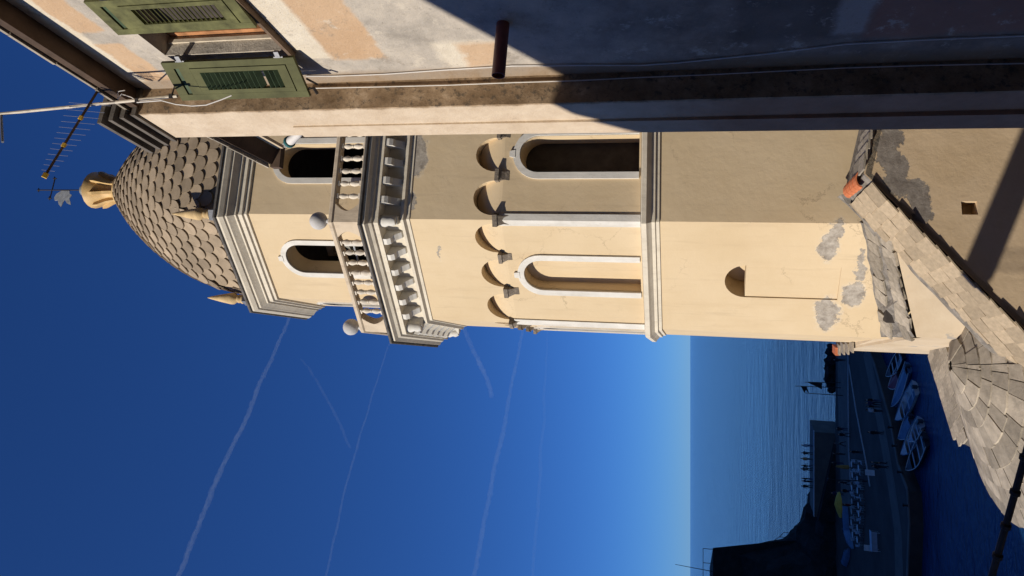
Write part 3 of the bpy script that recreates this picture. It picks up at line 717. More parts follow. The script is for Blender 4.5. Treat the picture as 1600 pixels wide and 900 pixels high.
# everything of the house is authored in its own frame: x along the alley wall, y out of the wall, z up (z = 0 at the eye)
def HL(s, n, z): return Vector((s, n, z + 10))
def H2W(s, n, z): return Vector((HO.x, HO.y, 0)) + hd * s + hn * n + Vector((0, 0, z))
def W2H(p): q = p - Vector((HO.x, HO.y, 0)); return Vector((q.dot(hd), q.dot(hn), q.z))
def hpx(x, y, n=0.):
    return W2H(at_plane(x, y, H2W(0, n, 0), hn))
def wall_mat():
    t = NT('peeling_wall'); p = t.coord()
    sep = t.n('ShaderNodeSeparateXYZ')
    nz = t.noise(p, 2.0, 10, .75); sub = t.n('ShaderNodeVectorMath', operation='SUBTRACT'); t.l(nz.outputs['Color'], sub.inputs[0]); sub.inputs[1].default_value = (.5, .5, .5)
    sca = t.n('ShaderNodeVectorMath', operation='SCALE'); t.l(sub.outputs[0], sca.inputs[0]); sca.inputs['Scale'].default_value = .22
    add = t.n('ShaderNodeVectorMath', operation='ADD'); t.l(p, add.inputs[0]); t.l(sca.outputs[0], add.inputs[1]); t.l(add.outputs[0], sep.inputs[0])
    X, Zc = sep.outputs[0], sep.outputs[2]
    n1 = t.noise(p, 2.2, 8, .7); n2 = t.noise(p, 9, 8, .72); n3 = t.noise(p, .9, 6, .6)
    grey = t.ramp(n1.outputs[0], [(.28, (.30, .27, .235)), (.5, (.47, .42, .36)), (.72, (.60, .53, .44))])
    grey = t.mix(t.ramp(n2.outputs[0], [(.62, 0.), (.74, .8)]), grey, (.17, .15, .13))
    peach = t.ramp(n3.outputs[0], [(.3, (.50, .33, .20)), (.7, (.60, .43, .285))])
    peach = t.mix(t.ramp(n2.outputs[0], [(.55, 0.), (.75, .4)]), peach, (.72, .56, .40))
    cream = t.ramp(n1.outputs[0], [(.3, (.58, .50, .39)), (.7, (.76, .69, .57))])
    def band(v, a, b, sft=.02):
        u = t.n('ShaderNodeMapRange'); u.inputs[1].default_value = a - sft; u.inputs[2].default_value = a + sft; t.l(v, u.inputs[0])
        d = t.n('ShaderNodeMapRange'); d.inputs[1].default_value = b + sft; d.inputs[2].default_value = b - sft; t.l(v, d.inputs[0])
        return t.math('MULTIPLY', u.outputs[0], d.outputs[0])
    c = grey
    def put(c, colr, z0, z1, s0=-20, s1=20, k=1., sf=.02):
        mk = t.math('MULTIPLY', band(Zc, z0 + 10, z1 + 10, sf), band(X, s0, s1, sf)); return t.mix(t.math('MULTIPLY', mk, k), c, colr)
    c = put(c, cream, 5.80, 6.2, -20, .12); c = put(c, peach, 5.50, 5.82, -20, -.95); c = put(c, peach, 5.50, 5.82, -.72, .08); 
    c = put(c, cream, 3.42, 3.80, -20, -.25); c = put(c, peach, 2.88, 3.44, -20, -.20, 1., .03); c = put(c, grey, 2.55, 2.88, -20, -.1)
    c = put(c, cream, 1.75, 2.35, -.45, .02, .9, .05); c = put(c, peach, 1.72, 2.12, -.42, .03, .95, .04)
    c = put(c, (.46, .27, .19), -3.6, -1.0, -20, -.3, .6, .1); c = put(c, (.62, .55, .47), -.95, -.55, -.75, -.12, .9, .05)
    # older, darker render low on the wall, deepened for alley shade; speckled losses
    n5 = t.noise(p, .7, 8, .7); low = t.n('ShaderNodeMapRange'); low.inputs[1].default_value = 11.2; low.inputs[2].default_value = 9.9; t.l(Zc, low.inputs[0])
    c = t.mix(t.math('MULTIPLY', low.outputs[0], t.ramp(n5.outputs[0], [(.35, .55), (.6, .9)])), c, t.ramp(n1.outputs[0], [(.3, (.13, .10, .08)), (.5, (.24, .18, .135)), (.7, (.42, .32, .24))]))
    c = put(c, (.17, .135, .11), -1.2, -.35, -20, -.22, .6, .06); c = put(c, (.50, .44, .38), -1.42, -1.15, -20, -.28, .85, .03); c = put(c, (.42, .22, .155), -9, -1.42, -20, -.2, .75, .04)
    n6 = t.noise(p, 26, 6, .7); c = t.mix(t.ramp(n6.outputs[0], [(.60, 0.), (.68, .7)]), c, (.20, .17, .14))
    n7 = t.noise(p, 4, 10, .78); c = t.mix(t.ramp(n7.outputs[0], [(.56, 0.), (.62, .6)]), c, (.64, .57, .47)); n9 = t.noise(p, 3.1, 10, .8, .4); c = t.mix(t.ramp(n9.outputs[0], [(.56, 0.), (.66, .6)]), c, (.26, .22, .18))
    # damp rough strip along the inner corner
    c = t.mix(t.math('MULTIPLY', band(X, .06, .6, .05), t.ramp(n1.outputs[0], [(.3, .35), (.6, .85)])), c, (.27, .185, .115))
    t.col(c); t.rough(.93); t.b.inputs['Specular IOR Level'].default_value = .08
    h = t.math('ADD', t.math('MULTIPLY', n1.outputs[0], .8), t.math('MULTIPLY', n2.outputs[0], .45)); h = t.math('ADD', h, t.math('MULTIPLY', t.noise(p, 45, 4, .7).outputs[0], .12))
    t.bump(h, .9, .03); return t.m
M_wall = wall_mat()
def pier_mat():
    t = NT('pier_plaster'); p = t.coord(); sep = t.n('ShaderNodeSeparateXYZ')
    n1 = t.noise(p, 3, 8, .7); n2 = t.noise(p, 14, 8, .72); sca = t.n('ShaderNodeVectorMath', operation='SCALE'); t.l(n1.outputs['Color'], sca.inputs[0]); sca.inputs['Scale'].default_value = .12
    add = t.n('ShaderNodeVectorMath', operation='ADD'); t.l(p, add.inputs[0]); t.l(sca.outputs[0], add.inputs[1]); t.l(add.outputs[0], sep.inputs[0])
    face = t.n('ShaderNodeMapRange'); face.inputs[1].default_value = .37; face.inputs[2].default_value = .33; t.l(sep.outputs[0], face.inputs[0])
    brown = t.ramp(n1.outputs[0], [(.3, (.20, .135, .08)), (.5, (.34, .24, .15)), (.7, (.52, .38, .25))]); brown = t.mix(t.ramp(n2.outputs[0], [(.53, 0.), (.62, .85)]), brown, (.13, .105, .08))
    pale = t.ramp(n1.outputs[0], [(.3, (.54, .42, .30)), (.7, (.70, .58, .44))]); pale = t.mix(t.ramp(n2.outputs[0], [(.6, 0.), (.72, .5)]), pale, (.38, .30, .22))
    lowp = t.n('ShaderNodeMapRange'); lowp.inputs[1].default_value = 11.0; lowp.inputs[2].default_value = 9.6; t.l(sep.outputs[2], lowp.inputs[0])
    pale = t.mix(t.math('MULTIPLY', lowp.outputs[0], .85), pale, t.ramp(n1.outputs[0], [(.3, (.30, .165, .10)), (.7, (.44, .25, .155))]))  # low part coloured redder and darker to offset the bluish alley shade
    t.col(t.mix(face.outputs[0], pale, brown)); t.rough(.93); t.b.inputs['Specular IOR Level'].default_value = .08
    t.bump(t.math('ADD', n1.outputs[0], t.math('MULTIPLY', n2.outputs[0], .5)), .6, .025); return t.m
M_pier = pier_mat()
M_green = simple('green_shutter_paint', (.098, .100, .044), .65, .32, 3, .3, 40, .006, spec=.15)
M_green2 = simple('weathered_green_paint', (.115, .115, .045), .75, .45, 7, .5, 30, .006)
M_louv = simple('louvre_green', (.055, .085, .045), .65, .3, 8, .2, 30, .004)
M_soffit = simple('soffit_board', (.085, .055, .038), .85, .4, 3, .4, 14, .01)
M_capst = simple('cap_slate', (.14, .12, .10), .85, .35, 4, .5, 14, .02)
M_paledrip = simple('mortar_line', (.60, .52, .41), .9, .2, 6, .4, 20, .01)
M_cable = simple('white_cable', (.66, .63, .60), .6, .1, 6, 0)
M_mast = simple('mast_paint', (.62, .55, .45), .55, .25, 9, .2, 30, .003)
M_pvc = simple('brown_pvc', (.30, .085, .06), .45, .15, 5, .1, 20, .003, spec=.5)
M_alu = simple('aluminium', (.55, .55, .56), .4, .1, 5, 0, metal=.8)
M_yellow = simple('yellow_plastic', (.75, .48, .06), .5, .15, 5, 0)
WS0, WS1, WZ0, WZ1 = -1.50, -.45, 3.80, 5.20
mb = MB(); S0, S1, ZT = -7.5, .26, 6.12
def hq(mb, s0, s1, z0, z1, n=0): mb.f(HL(s0, n, z0), HL(s1, n, z0), HL(s1, n, z1), HL(s0, n, z1))
hq(mb, S0, WS0, -10, ZT); hq(mb, WS1, S1, -10, ZT); hq(mb, WS0, WS1, -10, WZ0); hq(mb, WS0, WS1, WZ1, ZT)
for (a, za), (b, zb_) in (((WS0, WZ0), (WS1, WZ0)), ((WS1, WZ0), (WS1, WZ1)), ((WS1, WZ1), (WS0, WZ1)), ((WS0, WZ1), (WS0, WZ0))):
    mb.f(HL(a, 0, za), HL(b, 0, zb_), HL(b, -.30, zb_), HL(a, -.30, za))
mb.f(HL(S0, 0, -10), HL(S0, -5, -10), HL(S0, -5, ZT), HL(S0, 0, ZT)); mb.f(HL(S0, -5, -10), HL(4.0, -5, -10), HL(4.0, -5, ZT), HL(S0, -5, ZT))
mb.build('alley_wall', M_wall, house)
# pier at the end of the wall
PS, PE, PN = .26, .93, .306
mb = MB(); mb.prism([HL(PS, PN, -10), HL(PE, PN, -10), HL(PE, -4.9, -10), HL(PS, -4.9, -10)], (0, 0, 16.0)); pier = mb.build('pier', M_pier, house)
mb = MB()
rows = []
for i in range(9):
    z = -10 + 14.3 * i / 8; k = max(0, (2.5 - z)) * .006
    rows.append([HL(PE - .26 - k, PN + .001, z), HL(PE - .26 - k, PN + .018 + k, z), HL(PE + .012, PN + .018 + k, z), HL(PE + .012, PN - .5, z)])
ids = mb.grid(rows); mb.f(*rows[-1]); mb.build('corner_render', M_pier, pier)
for k in range(4):
    z0 = 6.003 + .125 * k; g = .03 + .035 * k; mb = MB()
    mb.prism([HL(PS - .02 - .4 * g, PN + g, z0), HL(PE + .02 + g, PN + g, z0), HL(PE + .02 + g, -1.5, z0), HL(PS - .02 - .4 * g, -1.5, z0)], (0, 0, .055)); mb.build('cap_slab', M_capst, pier)
    if k < 4:
        mb = MB(); mb.prism([HL(PS, PN - .01 + g * .5, z0 + .0555), HL(PE + g * .5, PN - .01 + g * .5, z0 + .0555), HL(PE + g * .5, -1.48, z0 + .0555), HL(PS, -1.48, z0 + .0555)], (0, 0, .069)); mb.build('cap_course', M_soffit, pier)
# eave
EO = .20
mb = MB(); mb.prism([HL(-7.5, -.2, 6.125), HL(PS + .02, -.2, 6.125), HL(PS + .02, EO, 6.02), HL(-7.5, EO, 6.02)], (0, 0, .03)); eave = mb.build('eave_soffit', M_soffit, house)
mb = MB(); mb.prism([HL(-7.5, EO + .001, 6.0), HL(-7.5, EO + .03, 6.0), HL(-7.5, EO + .03, 6.10), HL(-7.5, EO + .001, 6.10)], (7.5 + PS + .02, 0, 0)); mb.build('fascia', M_soffit, eave)
for i in range(14):
    s1 = PS + .05 - .56 * i; mb = MB(); g = random.uniform(0, .05)
    mb.prism([HL(s1 - .55, -.6, 6.34 + .02 * (i % 2)), HL(s1, -.6, 6.34), HL(s1, EO + .05 + g * .6, 6.115), HL(s1 - .55, EO + .05 + g * .3, 6.115)], (0, 0, .035)); mb.build('roof_slate', M_slab, eave)
mb = MB(); mb.prism([HL(-7.5, EO - .05, 6.16), HL(-7.5, -2.5, 7.2), HL(-7.5, -5.2, 6.2)], (7.5 + PS, 0, 0)); mb.build('roof', M_slateedge, house)
# window
mb = MB(); hq(mb, WS0, WS1, WZ0, WZ1, -.30); mb.build('window_back', M_dark, house)
mb = MB(); mb.prism([HL(WS0 - .1, .07, WZ0 - .035), HL(WS1 + .06, .07, WZ0 - .035), HL(WS1 + .06, -.28, WZ0 - .025), HL(WS0 - .1, -.28, WZ0 - .025)], (0, 0, .034)); mb.build('window_sill', M_wood, house)
mb = MB(); mb.box(HL(WS1 - .035, -.24, (WZ0 + WZ1) / 2), (.06, .05, WZ1 - WZ0 - .01)); mb.build('window_frame', simple('orange_wood', (.42, .20, .09), .7, .4, 8), house)
mb = MB(); mb.box(HL(WS1 - .012, -.15, (WZ0 + WZ1) / 2), (.02, .04, WZ1 - WZ0 - .02)); mb.build('jamb_bead', M_paledrip, house)
def shutter(hinge, dirv, W, z0, z1, mat, nl, missing, flip, name='shutter'):
    """leaf from the hinge along dirv (unit, house frame); local u across, v up"""
    dv = Vector(dirv).normalized(); nv = Vector((-dv.y, dv.x, 0)) * flip
    root = bpy.data.objects.new(name, None); col.objects.link(root); root.parent = house; root.location = hinge + Vector((0, 0, 0))
    def B(u0, u1, v0, v1, d0, d1, nm, mt, par=None, tilt=0):
        mb = MB(); mb.box(dv * ((u0 + u1) / 2) + Vector((0, 0, (v0 + v1) / 2)) + nv * ((d0 + d1) / 2), (u1 - u0, d1 - d0, v1 - v0), (dv, nv, Z_))
        return mb.build(nm, mt, par or root)
    H = z1 - z0; st = .075; th = .036
    B(0, st, 0, H, 0, th, 'stile', mat); B(W - st, W, 0, H, 0, th, 'stile', mat)
    B(st + .001, W - st - .001, 0, .11, .001, th - .001, 'rail', mat); B(st + .001, W - st - .001, H - .11, H, .001, th - .001, 'rail', mat); B(st + .001, W - st - .001, H - .29, H - .17, .001, th - .001, 'rail', mat)
    B(st + .001, W - st - .001, H - .169, H - .111, .012, .018, 'slot_panel', M_louv)
    a0, a1, b0, b1 = st + .006, W - st - .006, .118, H - .297; fw = .05
    fr = B(a0, a0 + fw, b0, b1, .006, th + .006, 'flap_stile', mat); B(a1 - fw, a1, b0, b1, .006, th + .006, 'flap_stile', mat)
    B(a0 + fw, a1 - fw, b0, b0 + .1, .007, th + .005, 'flap_rail', mat); B(a0 + fw, a1 - fw, b1 - .09, b1, .007, th + .005, 'flap_rail', mat)
    l0, l1 = b0 + .1, b1 - .09
    for i in range(nl):
        if i in missing: continue
        z = l0 + (l1 - l0) * (i + .5) / nl; mb = MB(); an = R(34 if mat is M_green else 40) + (random.uniform(-.05, .05)); ax2 = nv * math.cos(an) + Z_ * math.sin(an) * (1 if mat is M_green else -1)
        ax2 = -ax2 if flip < 0 and False else ax2
        mb.box(dv * ((a0 + a1) / 2) + Vector((0, 0, z)) + nv * (th / 2), (a1 - a0 - 2 * fw - .002, .072 if mat is M_green else .05, .008), (dv, ax2, dv.cross(ax2))); mb.build('louvre', M_louv if mat is M_green else M_green2, root)
    for z in (.16, H - .22):
        mb = MB(); mb.box(Vector((0, 0, z)) - dv * .03 + nv * .02, (.08, .03, .05), (dv, nv, Z_)); mb.tube([Vector((0, 0, z - .05)) + nv * .02, Vector((0, 0, z + .05)) + nv * .02], .014, 6); mb.build('hinge', M_iron if mat is M_green2 else M_lead, root)
    return root
sh = shutter(HL(-.45, .066, WZ0 - .06), (.43, .21, 0), .48, WZ0 - .06, WZ1 + .02, M_green, 16, (3,), 1)
mb = MB(); u_ = Vector((.43, .21, 0)).normalized()
mb.tube([u_ * .40 + Vector((0, 0, -.005)), u_ * .40 + Vector((0, 0, -.06)), u_ * .44 + Vector((.0, .03, -.09))], .016, 6); mb.tube([u_ * .30 + Vector((.02, -.03, .0)), u_ * .40 + Vector((.04, -.06, -.07))], .012, 6); mb.build('shutter_catch', M_iron, sh)
sh2 = shutter(HL(-1.52, .03, WZ0 - .02), (.98, .12, 0), .47, WZ0 - .02, WZ1 + .03, M_green2, 18, (), 1)
# cables and pipes on the wall
def hcable(name, pts, r, mat, label, cat, group=None):
    mb = MB(); q = [H2W(*p) for p in pts]; mb.tube(q, r, 6); o = mb.build(name, mat, None, q[-1], smooth=True); return tag(o, label, cat, group)
L1 = [(-.02, .02), (.03, .02), (.06, .02), (.08, .02), (.07, .02), (.05, .02)]
c1 = []; c2 = []
for x, y in ((478, 119), (520, 119), (600, 116), (700, 109), (800, 103), (900, 102), (1000, 102), (1060, 98), (1120, 92), (1200, 84), (1320, 69), (1450, 62), (1600, 56), (1700, 52)):
    p = hpx(x, y, .015); c1.append((p.x, p.y, p.z))
pp = H2W(PS - .012, 0, 0)
for x, y in ((485, 138), (600, 135.5), (700, 133), (800, 129), (900, 126), (1000, 121), (1100, 117), (1200, 112), (1320, 106), (1450, 102), (1600, 99), (1700, 96)):
    p = W2H(at_plane(x, y, pp, hd)); c2.append((p.x, p.y, p.z))
hcable('wall_cable', c1, .0065, M_cable, 'thin white cable clipped down the alley wall nearest the shutters', 'cable', 'white cables on the house')
hcable('wall_cable', c2, .006, M_cable, 'thin white cable running down the pier beside the damp corner', 'cable', 'white cables on the house')
pw = hpx(786, 37); w0 = H2W(pw.x, -.05, pw.z); tgt = at(787, 119, 6.5)
best = min([i * .01 for i in range(20, 90)], key=lambda n_: abs((lambda q: PY - FPX * q.x / q.dot(cF))(H2W(pw.x, n_, pw.z)) - 119))
mb = MB(); a = H2W(pw.x, -.05, pw.z); b = H2W(pw.x, best, pw.z + .0); d = (b - a).normalized()
rows = []; sx_ = d.cross(Z_).normalized(); sz_ = sx_.cross(d)
for p, r_ in ((a, .058), (b, .058), (b, .052), (b - d * .30, .052)): rows.append([p + (sx_ * math.cos(k * math.pi / 10) + sz_ * math.sin(k * math.pi / 10)) * r_ for k in range(20)])
ids = mb.grid(rows, True); mb.F.append(ids[-1]); mb.M.append(0)
tag(mb.build('drain_pipe', M_pvc, None, a, smooth=True), 'short brown drain pipe sticking out of the alley wall', 'pipe')
# aerial
mt0, mt1 = at(277, 150, 6.72), at(-30, 181, 6.72)
ant = thing('tv_aerial', 'rooftop television aerial on a pale mast above the green shutters', 'aerial', mt0)
mb = MB(); mb.tube([mt0, mt0.lerp(mt1, .35), mt0.lerp(mt1, .62), mt1], .0165, 8); mb.build('mast', M_mast, ant, mt0, smooth=True)
for x, y, x2, y2 in ((268, 150, 276, 126), (215, 157, 222, 150)):
    mb = MB(); p = at(x, y, 6.72); q = at(x2, y2, 7.05); mb.tube([p, q], .009, 5); mb.box(p, (.045, .04, .04)); mb.build('bracket', M_iron, ant, mt0)
b0, b1 = at(152, 143, 6.76), at(72, 272, 6.35); bd = (b1 - b0).normalized()
mb = MB(); mb.tube([b0, b1], .017, 4); boom = mb.build('boom', M_soffit, ant, mt0)
mb = MB(); mb.box(b1 + bd * .015, (.05, .04, .05), (bd, bd.orthogonal().normalized(), bd.cross(bd.orthogonal().normalized()))); mb.build('end_cap', M_yellow, boom, mt0)
for k in (.33, .66):
    mb = MB(); p = b0.lerp(b1, k); mb.tube([p - bd * .02, p + bd * .02], .024, 6); mb.build('clamp', M_yellow, boom, mt0)
ev = (at(75, 205, 6.6) - at(160, 195, 6.6)); ev = (ev - bd * ev.dot(bd)).normalized(); ev = (ev + bd * .12).normalized()
for i in range(13):
    k = .16 + .8 * (i / 12) ** .9; Ln = .30 * (1 - .80 * k) + .02; p = b0.lerp(b1, k)
    mb = MB(); mb.tube([p - ev * Ln, p + ev * Ln], .0028, 4); mb.build('element', M_alu, boom, mt0)
mb = MB(); a = at(2, 180, 6.72); mb.tube([a, at(4, 222, 6.5)], .014, 6); mb.build('top_arm', M_lead, ant, mt0)
pts = [at(x, y, 6.69) for x, y in ((214, 160), (240, 158), (252, 157), (275, 163), (300, 165.5), (322, 164), (345, 156), (362, 149))]
mb = MB(); mb.tube(pts, .0065, 6); tag(mb.build('aerial_cable', M_cable, None, pts[-1], smooth=True), 'white aerial cable looping from the mast under the green shutter', 'cable')
pts = [at(x, y, 6.9) for x, y in ((195, 141), (185, 143), (184, 155), (190, 147), (205, 152), (214, 158))]
mb = MB(); mb.tube(pts, .006, 5); tag(mb.build('cable_tangle', M_cable, None, pts[-1], smooth=True), 'tangle of white cable at the slate cap of the pier', 'cable')
# further roof overhang behind the pier
ro = thing('roof_overhang', 'dark timber roof overhang seen between the pier and the belfry', 'roof', at_z(383, 215, 6.3))
RO = at_z(383, 215, 6.3)
A, B = at_z(318, 203, 6.42), at_z(425, 257, 6.42); C_, D_ = at_z(433, 232, 6.36), at_z(378, 203, 6.36)
dirB = (B - A).normalized(); A = A - dirB * .8; D_ = C_ - (B - A).normalized() * (B - A).length
mb = MB(); mb.prism([A, B, C_, D_], (0, 0, .03)); mb.build('soffit', M_soffit, ro, RO)
ou = (A - D_); ou.z = 0; ou.normalize()
for k in range(7):
    mb = MB(); p, q = A.lerp(B, k / 7), A.lerp(B, (k + .97) / 7); g = random.uniform(.02, .06)
    mb.prism([p + ou * g + Z_ * .035, q + ou * g + Z_ * .035, q - ou * .6 + Z_ * .25, p - ou * .6 + Z_ * .25], (0, 0, .03)); mb.build('roof_slate', M_slab, ro, RO)
mb = MB(); mb.prism([D_ + Z_ * -.001, C_ + Z_ * -.001, C_ - ou * .05, D_ - ou * .05], (0, 0, -.11)); mb.build('lit_beam', M_base, ro, RO)
mb = MB(); mb.box(B.lerp(C_, .5) + dirB * .06 - Z_ * .02, (.12, .34, .16), (dirB, ou, Z_)); mb.build('end_board', M_soffit, ro, RO)
fp = at(452, 222, 9.5); f2 = at(470, 206, 9.3); fd = (f2 - fp).normalized(); o1 = fd.orthogonal().normalized()
lamp = thing('flood_lamp', 'small white lamp with teal rim beside the pier at belfry height', 'lamp', fp)
mb = MB(); mb.lathe([(.06, .03), (.065, .06), (.055, .3), (.04, .36)], fp, 12, (o1, fd.cross(o1), fd)); mb.build('lamp_body', M_cable, lamp, fp, smooth=True)
mb = MB(); mb.lathe([(.05, -.02), (.085, -.01), (.085, .025), (.06, .029)], fp, 12, (o1, fd.cross(o1), fd)); mb.build('lamp_rim', simple('teal_plastic', (.03, .14, .14), .4), lamp, fp, smooth=True)
# ------------------------------------------------------------------ house across the alley (left of the frame); its roof line shades the lower alley wall
KH = 8.0; sh_ = Vector((math.sin(SUN_AZ), -math.cos(SUN_AZ), 0)); ds, dn_, dz = sh_.dot(hd) * KH, sh_.dot(hn) * KH, math.tan(SUN_EL) * KH
opp = thing('opposite_house', 'plain plastered gabled house across the alley, beyond the left edge of the view', 'house', H2W(-3, dn_ + 2, -10))
OO = H2W(-3, dn_ + 2, -10)
prof = [(.62, -10), (.62, .95), (-.32, 1.60), (-1.14, 2.15), (-3.6, 3.80), (-8.2, .8), (-8.2, -10)]
mb = MB(); mb.prism([H2W(s + ds, dn_, z + (dz if z > -9 else 0)) for s, z in prof], hn * 6); mb.build('gabled_walls', M_base, opp, OO)
for i0, i1 in ((1, 4), (4, 5)):
    a, b = prof[i0], prof[i1]; mb = MB()
    mb.prism([H2W(a[0] + ds, dn_, a[1] + dz + .004), H2W(b[0] + ds, dn_, b[1] + dz + .004), H2W(b[0] + ds, dn_, b[1] + dz + .05), H2W(a[0] + ds, dn_, a[1] + dz + .05)], hn * 6); mb.build('roof_slope', M_slateedge, opp, OO)
tall = thing('sky_blocker_house', 'tall plain house across the alley, added outside the view to cut skylight', 'house', H2W(-12, dn_ + 3, -10)); TO_ = H2W(-12, dn_ + 3, -10)  # unseen house added to cut the skylight reaching the alley wall
mb = MB(); mb.prism([H2W(-20, dn_ + .1, -10), H2W(-9.8 + ds * 0, dn_ + .1, -10), H2W(-9.8, dn_ + 8, -10), H2W(-20, dn_ + 8, -10)], (0, 0, 22)); mb.build('walls', M_base, tall, TO_)
mb = MB(); mb.prism([H2W(-20.2, dn_ - .2, 12.004), H2W(-20.2, dn_ + 4, 13.6), H2W(-20.2, dn_ + 8.2, 12.004)], hd * 10.6); mb.build('roof', M_slateedge, tall, TO_)
# unseen house and legged tank, added to cast a shadow across the chapel gable
W_l, W_r = at_plane(1522, 440, GA, nrm(PHI)), at_plane(1612, 225, GA, nrm(PHI))
sv = sun_dir / sun_dir.xy.length; h1 = 10.5; Ta = W_l + sv * h1; Tb = W_r + sv * (h1 + (Ta.z - (W_r.z + sv.z * h1)) / sv.z); Tb = Ta + (Tb - Ta) * 1.6
ax_ = (Tb - Ta); ax_.z = 0; LnT = ax_.length; ax_.normalize(); sx2 = Vector((-ax_.y, ax_.x, 0)); Tm = (Ta + Tb) / 2; RZ_ = Tm.z - 1.9
flat = thing('tank_support_house', 'low flat-roofed house added outside the view to carry the shadow-casting tank', 'house', (Tm.x, Tm.y, -23)); FO2 = Vector((Tm.x, Tm.y, -23))
mb = MB(); mb.box((Tm.x - 1.2, Tm.y - .4, (RZ_ - 23) / 2), (3.6, 3.6, RZ_ + 23)); mb.build('walls', M_base, flat, FO2)
mb = MB(); mb.box((Tm.x - 1.2, Tm.y - .4, RZ_ + .065), (3.9, 3.9, .12)); mb.build('roof_slab', M_slateedge, flat, FO2)
tank = thing('shadow_tank', 'long grey tank on thin legs, added outside the view to shade the chapel gable', 'tank', (Tm.x, Tm.y, RZ_ + .126)); TO2 = Vector((Tm.x, Tm.y, RZ_ + .126))
o1 = ax_; mb = MB(); mb.lathe([(.05, -LnT / 2), (.22, -LnT / 2 + .01), (.27, -LnT / 2 + .06), (.27, LnT / 2 - .06), (.22, LnT / 2 - .01), (.05, LnT / 2)], Tm, 20, (sx2, Z_, o1)); mb.build('tank_body', M_lead, tank, TO2, smooth=True)
for u in (-.4, .4):
    for v in (-.2, .2):
        mb = MB(); q = Tm + o1 * (u * LnT) + sx2 * v; mb.tube([Vector((q.x, q.y, RZ_ + .126)), q - Z_ * .14], .015, 6); mb.build('leg', M_iron, tank, TO2)
# ------------------------------------------------------------------ sea, quay, headland
ZW, ZQ = -23.0, -21.8
def sea_mat():
    t = NT('sea_water'); p = t.coord(True)
    n1 = t.noise(t.vscale(p, .05, .11, 1), 1., 8, .62); n2 = t.noise(t.vscale(p, .5, .9, 1), 1., 6, .6); n3 = t.noise(t.vscale(p, .0012, .006, 1), 1., 5, .6)
    t.col(t.ramp(n3.outputs[0], [(.3, (.006, .038, .115)), (.7, (.010, .055, .155))])); t.b.inputs['IOR'].default_value = 1.333; t.rough(.12); t.b.inputs['Specular IOR Level'].default_value = .5
    h = t.math('ADD', t.math('MULTIPLY', n1.outputs[0], 1.6), t.math('MULTIPLY', n2.outputs[0], .35)); t.bump(h, 1., 1.)
    return t.m
mb = MB(); mb.f((-60000, -60, ZW), (60000, -60, ZW), (60000, 60000, ZW), (-60000, 60000, ZW)); sea = mb.build('sea', sea_mat(), kind='structure')
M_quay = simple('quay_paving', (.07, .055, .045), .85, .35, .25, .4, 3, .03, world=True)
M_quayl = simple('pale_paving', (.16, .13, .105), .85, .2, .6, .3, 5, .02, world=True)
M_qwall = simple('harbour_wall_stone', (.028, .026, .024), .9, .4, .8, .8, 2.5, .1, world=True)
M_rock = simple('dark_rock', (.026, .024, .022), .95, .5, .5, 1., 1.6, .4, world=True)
M_line = simple('pale_kerb', (.50, .46, .42), .8, .15, 2, .2, 10, .01, world=True)
near = [at_z(x, y, ZQ) for x, y in ((1318, 420), (1340, 500), (1369, 574), (1393, 660), (1405, 727), (1420, 767), (1423, 820), (1420, 900), (1412, 1010), (1400, 1150))]
far = [at_z(x, y, ZQ) for x, y in ((1303, 1150), (1304, 900), (1305, 675), (1306, 540), (1306, 420))]
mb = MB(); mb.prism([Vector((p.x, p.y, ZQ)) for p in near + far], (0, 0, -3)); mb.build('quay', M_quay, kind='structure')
def ribbon(name, pts, w_, z, mat, h=.004):
    mb = MB(); rows = []
    for i, p in enumerate(pts):
        t_ = (pts[min(i + 1, len(pts) - 1)] - pts[max(i - 1, 0)]).normalized(); s_ = Vector((-t_.y, t_.x, 0)) * w_ / 2
        rows.append([Vector((p.x, p.y, z)) - s_, Vector((p.x, p.y, z + h)) - s_, Vector((p.x, p.y, z + h)) + s_, Vector((p.x, p.y, z)) + s_])
    mb.grid(rows); mb.f(*rows[0]); mb.f(*rows[-1]); return mb.build(name, mat, kind='structure')
ribbon('quay_path', [at_z(x, y, ZQ) for x, y in ((1316, 470), (1316, 600), (1318, 700), (1322, 790))], 7.0, ZQ + .0, M_quayl, .006)
ribbon('quay_path', [at_z(x, y, ZQ) for x, y in ((1352, 545), (1368, 620), (1381, 690), (1393, 760), (1403, 830), (1405, 900), (1402, 990))], 3.2, ZQ, M_quayl, .006)
ribbon('kerb', [at_z(x, y, ZQ) for x, y in ((1326, 500), (1326, 600), (1327, 700), (1330, 760))], .30, ZQ, M_line, .13)
ribbon('kerb', [at_z(x, y, ZQ) for x, y in ((1327, 570), (1338, 640), (1354, 723), (1360, 760))], .22, ZQ, M_line, .12)
nb_ = [p + Vector((0, .35, 0)) for p in near]
ribbon('quay_edge', nb_, .6, ZQ, M_quayl, .10)
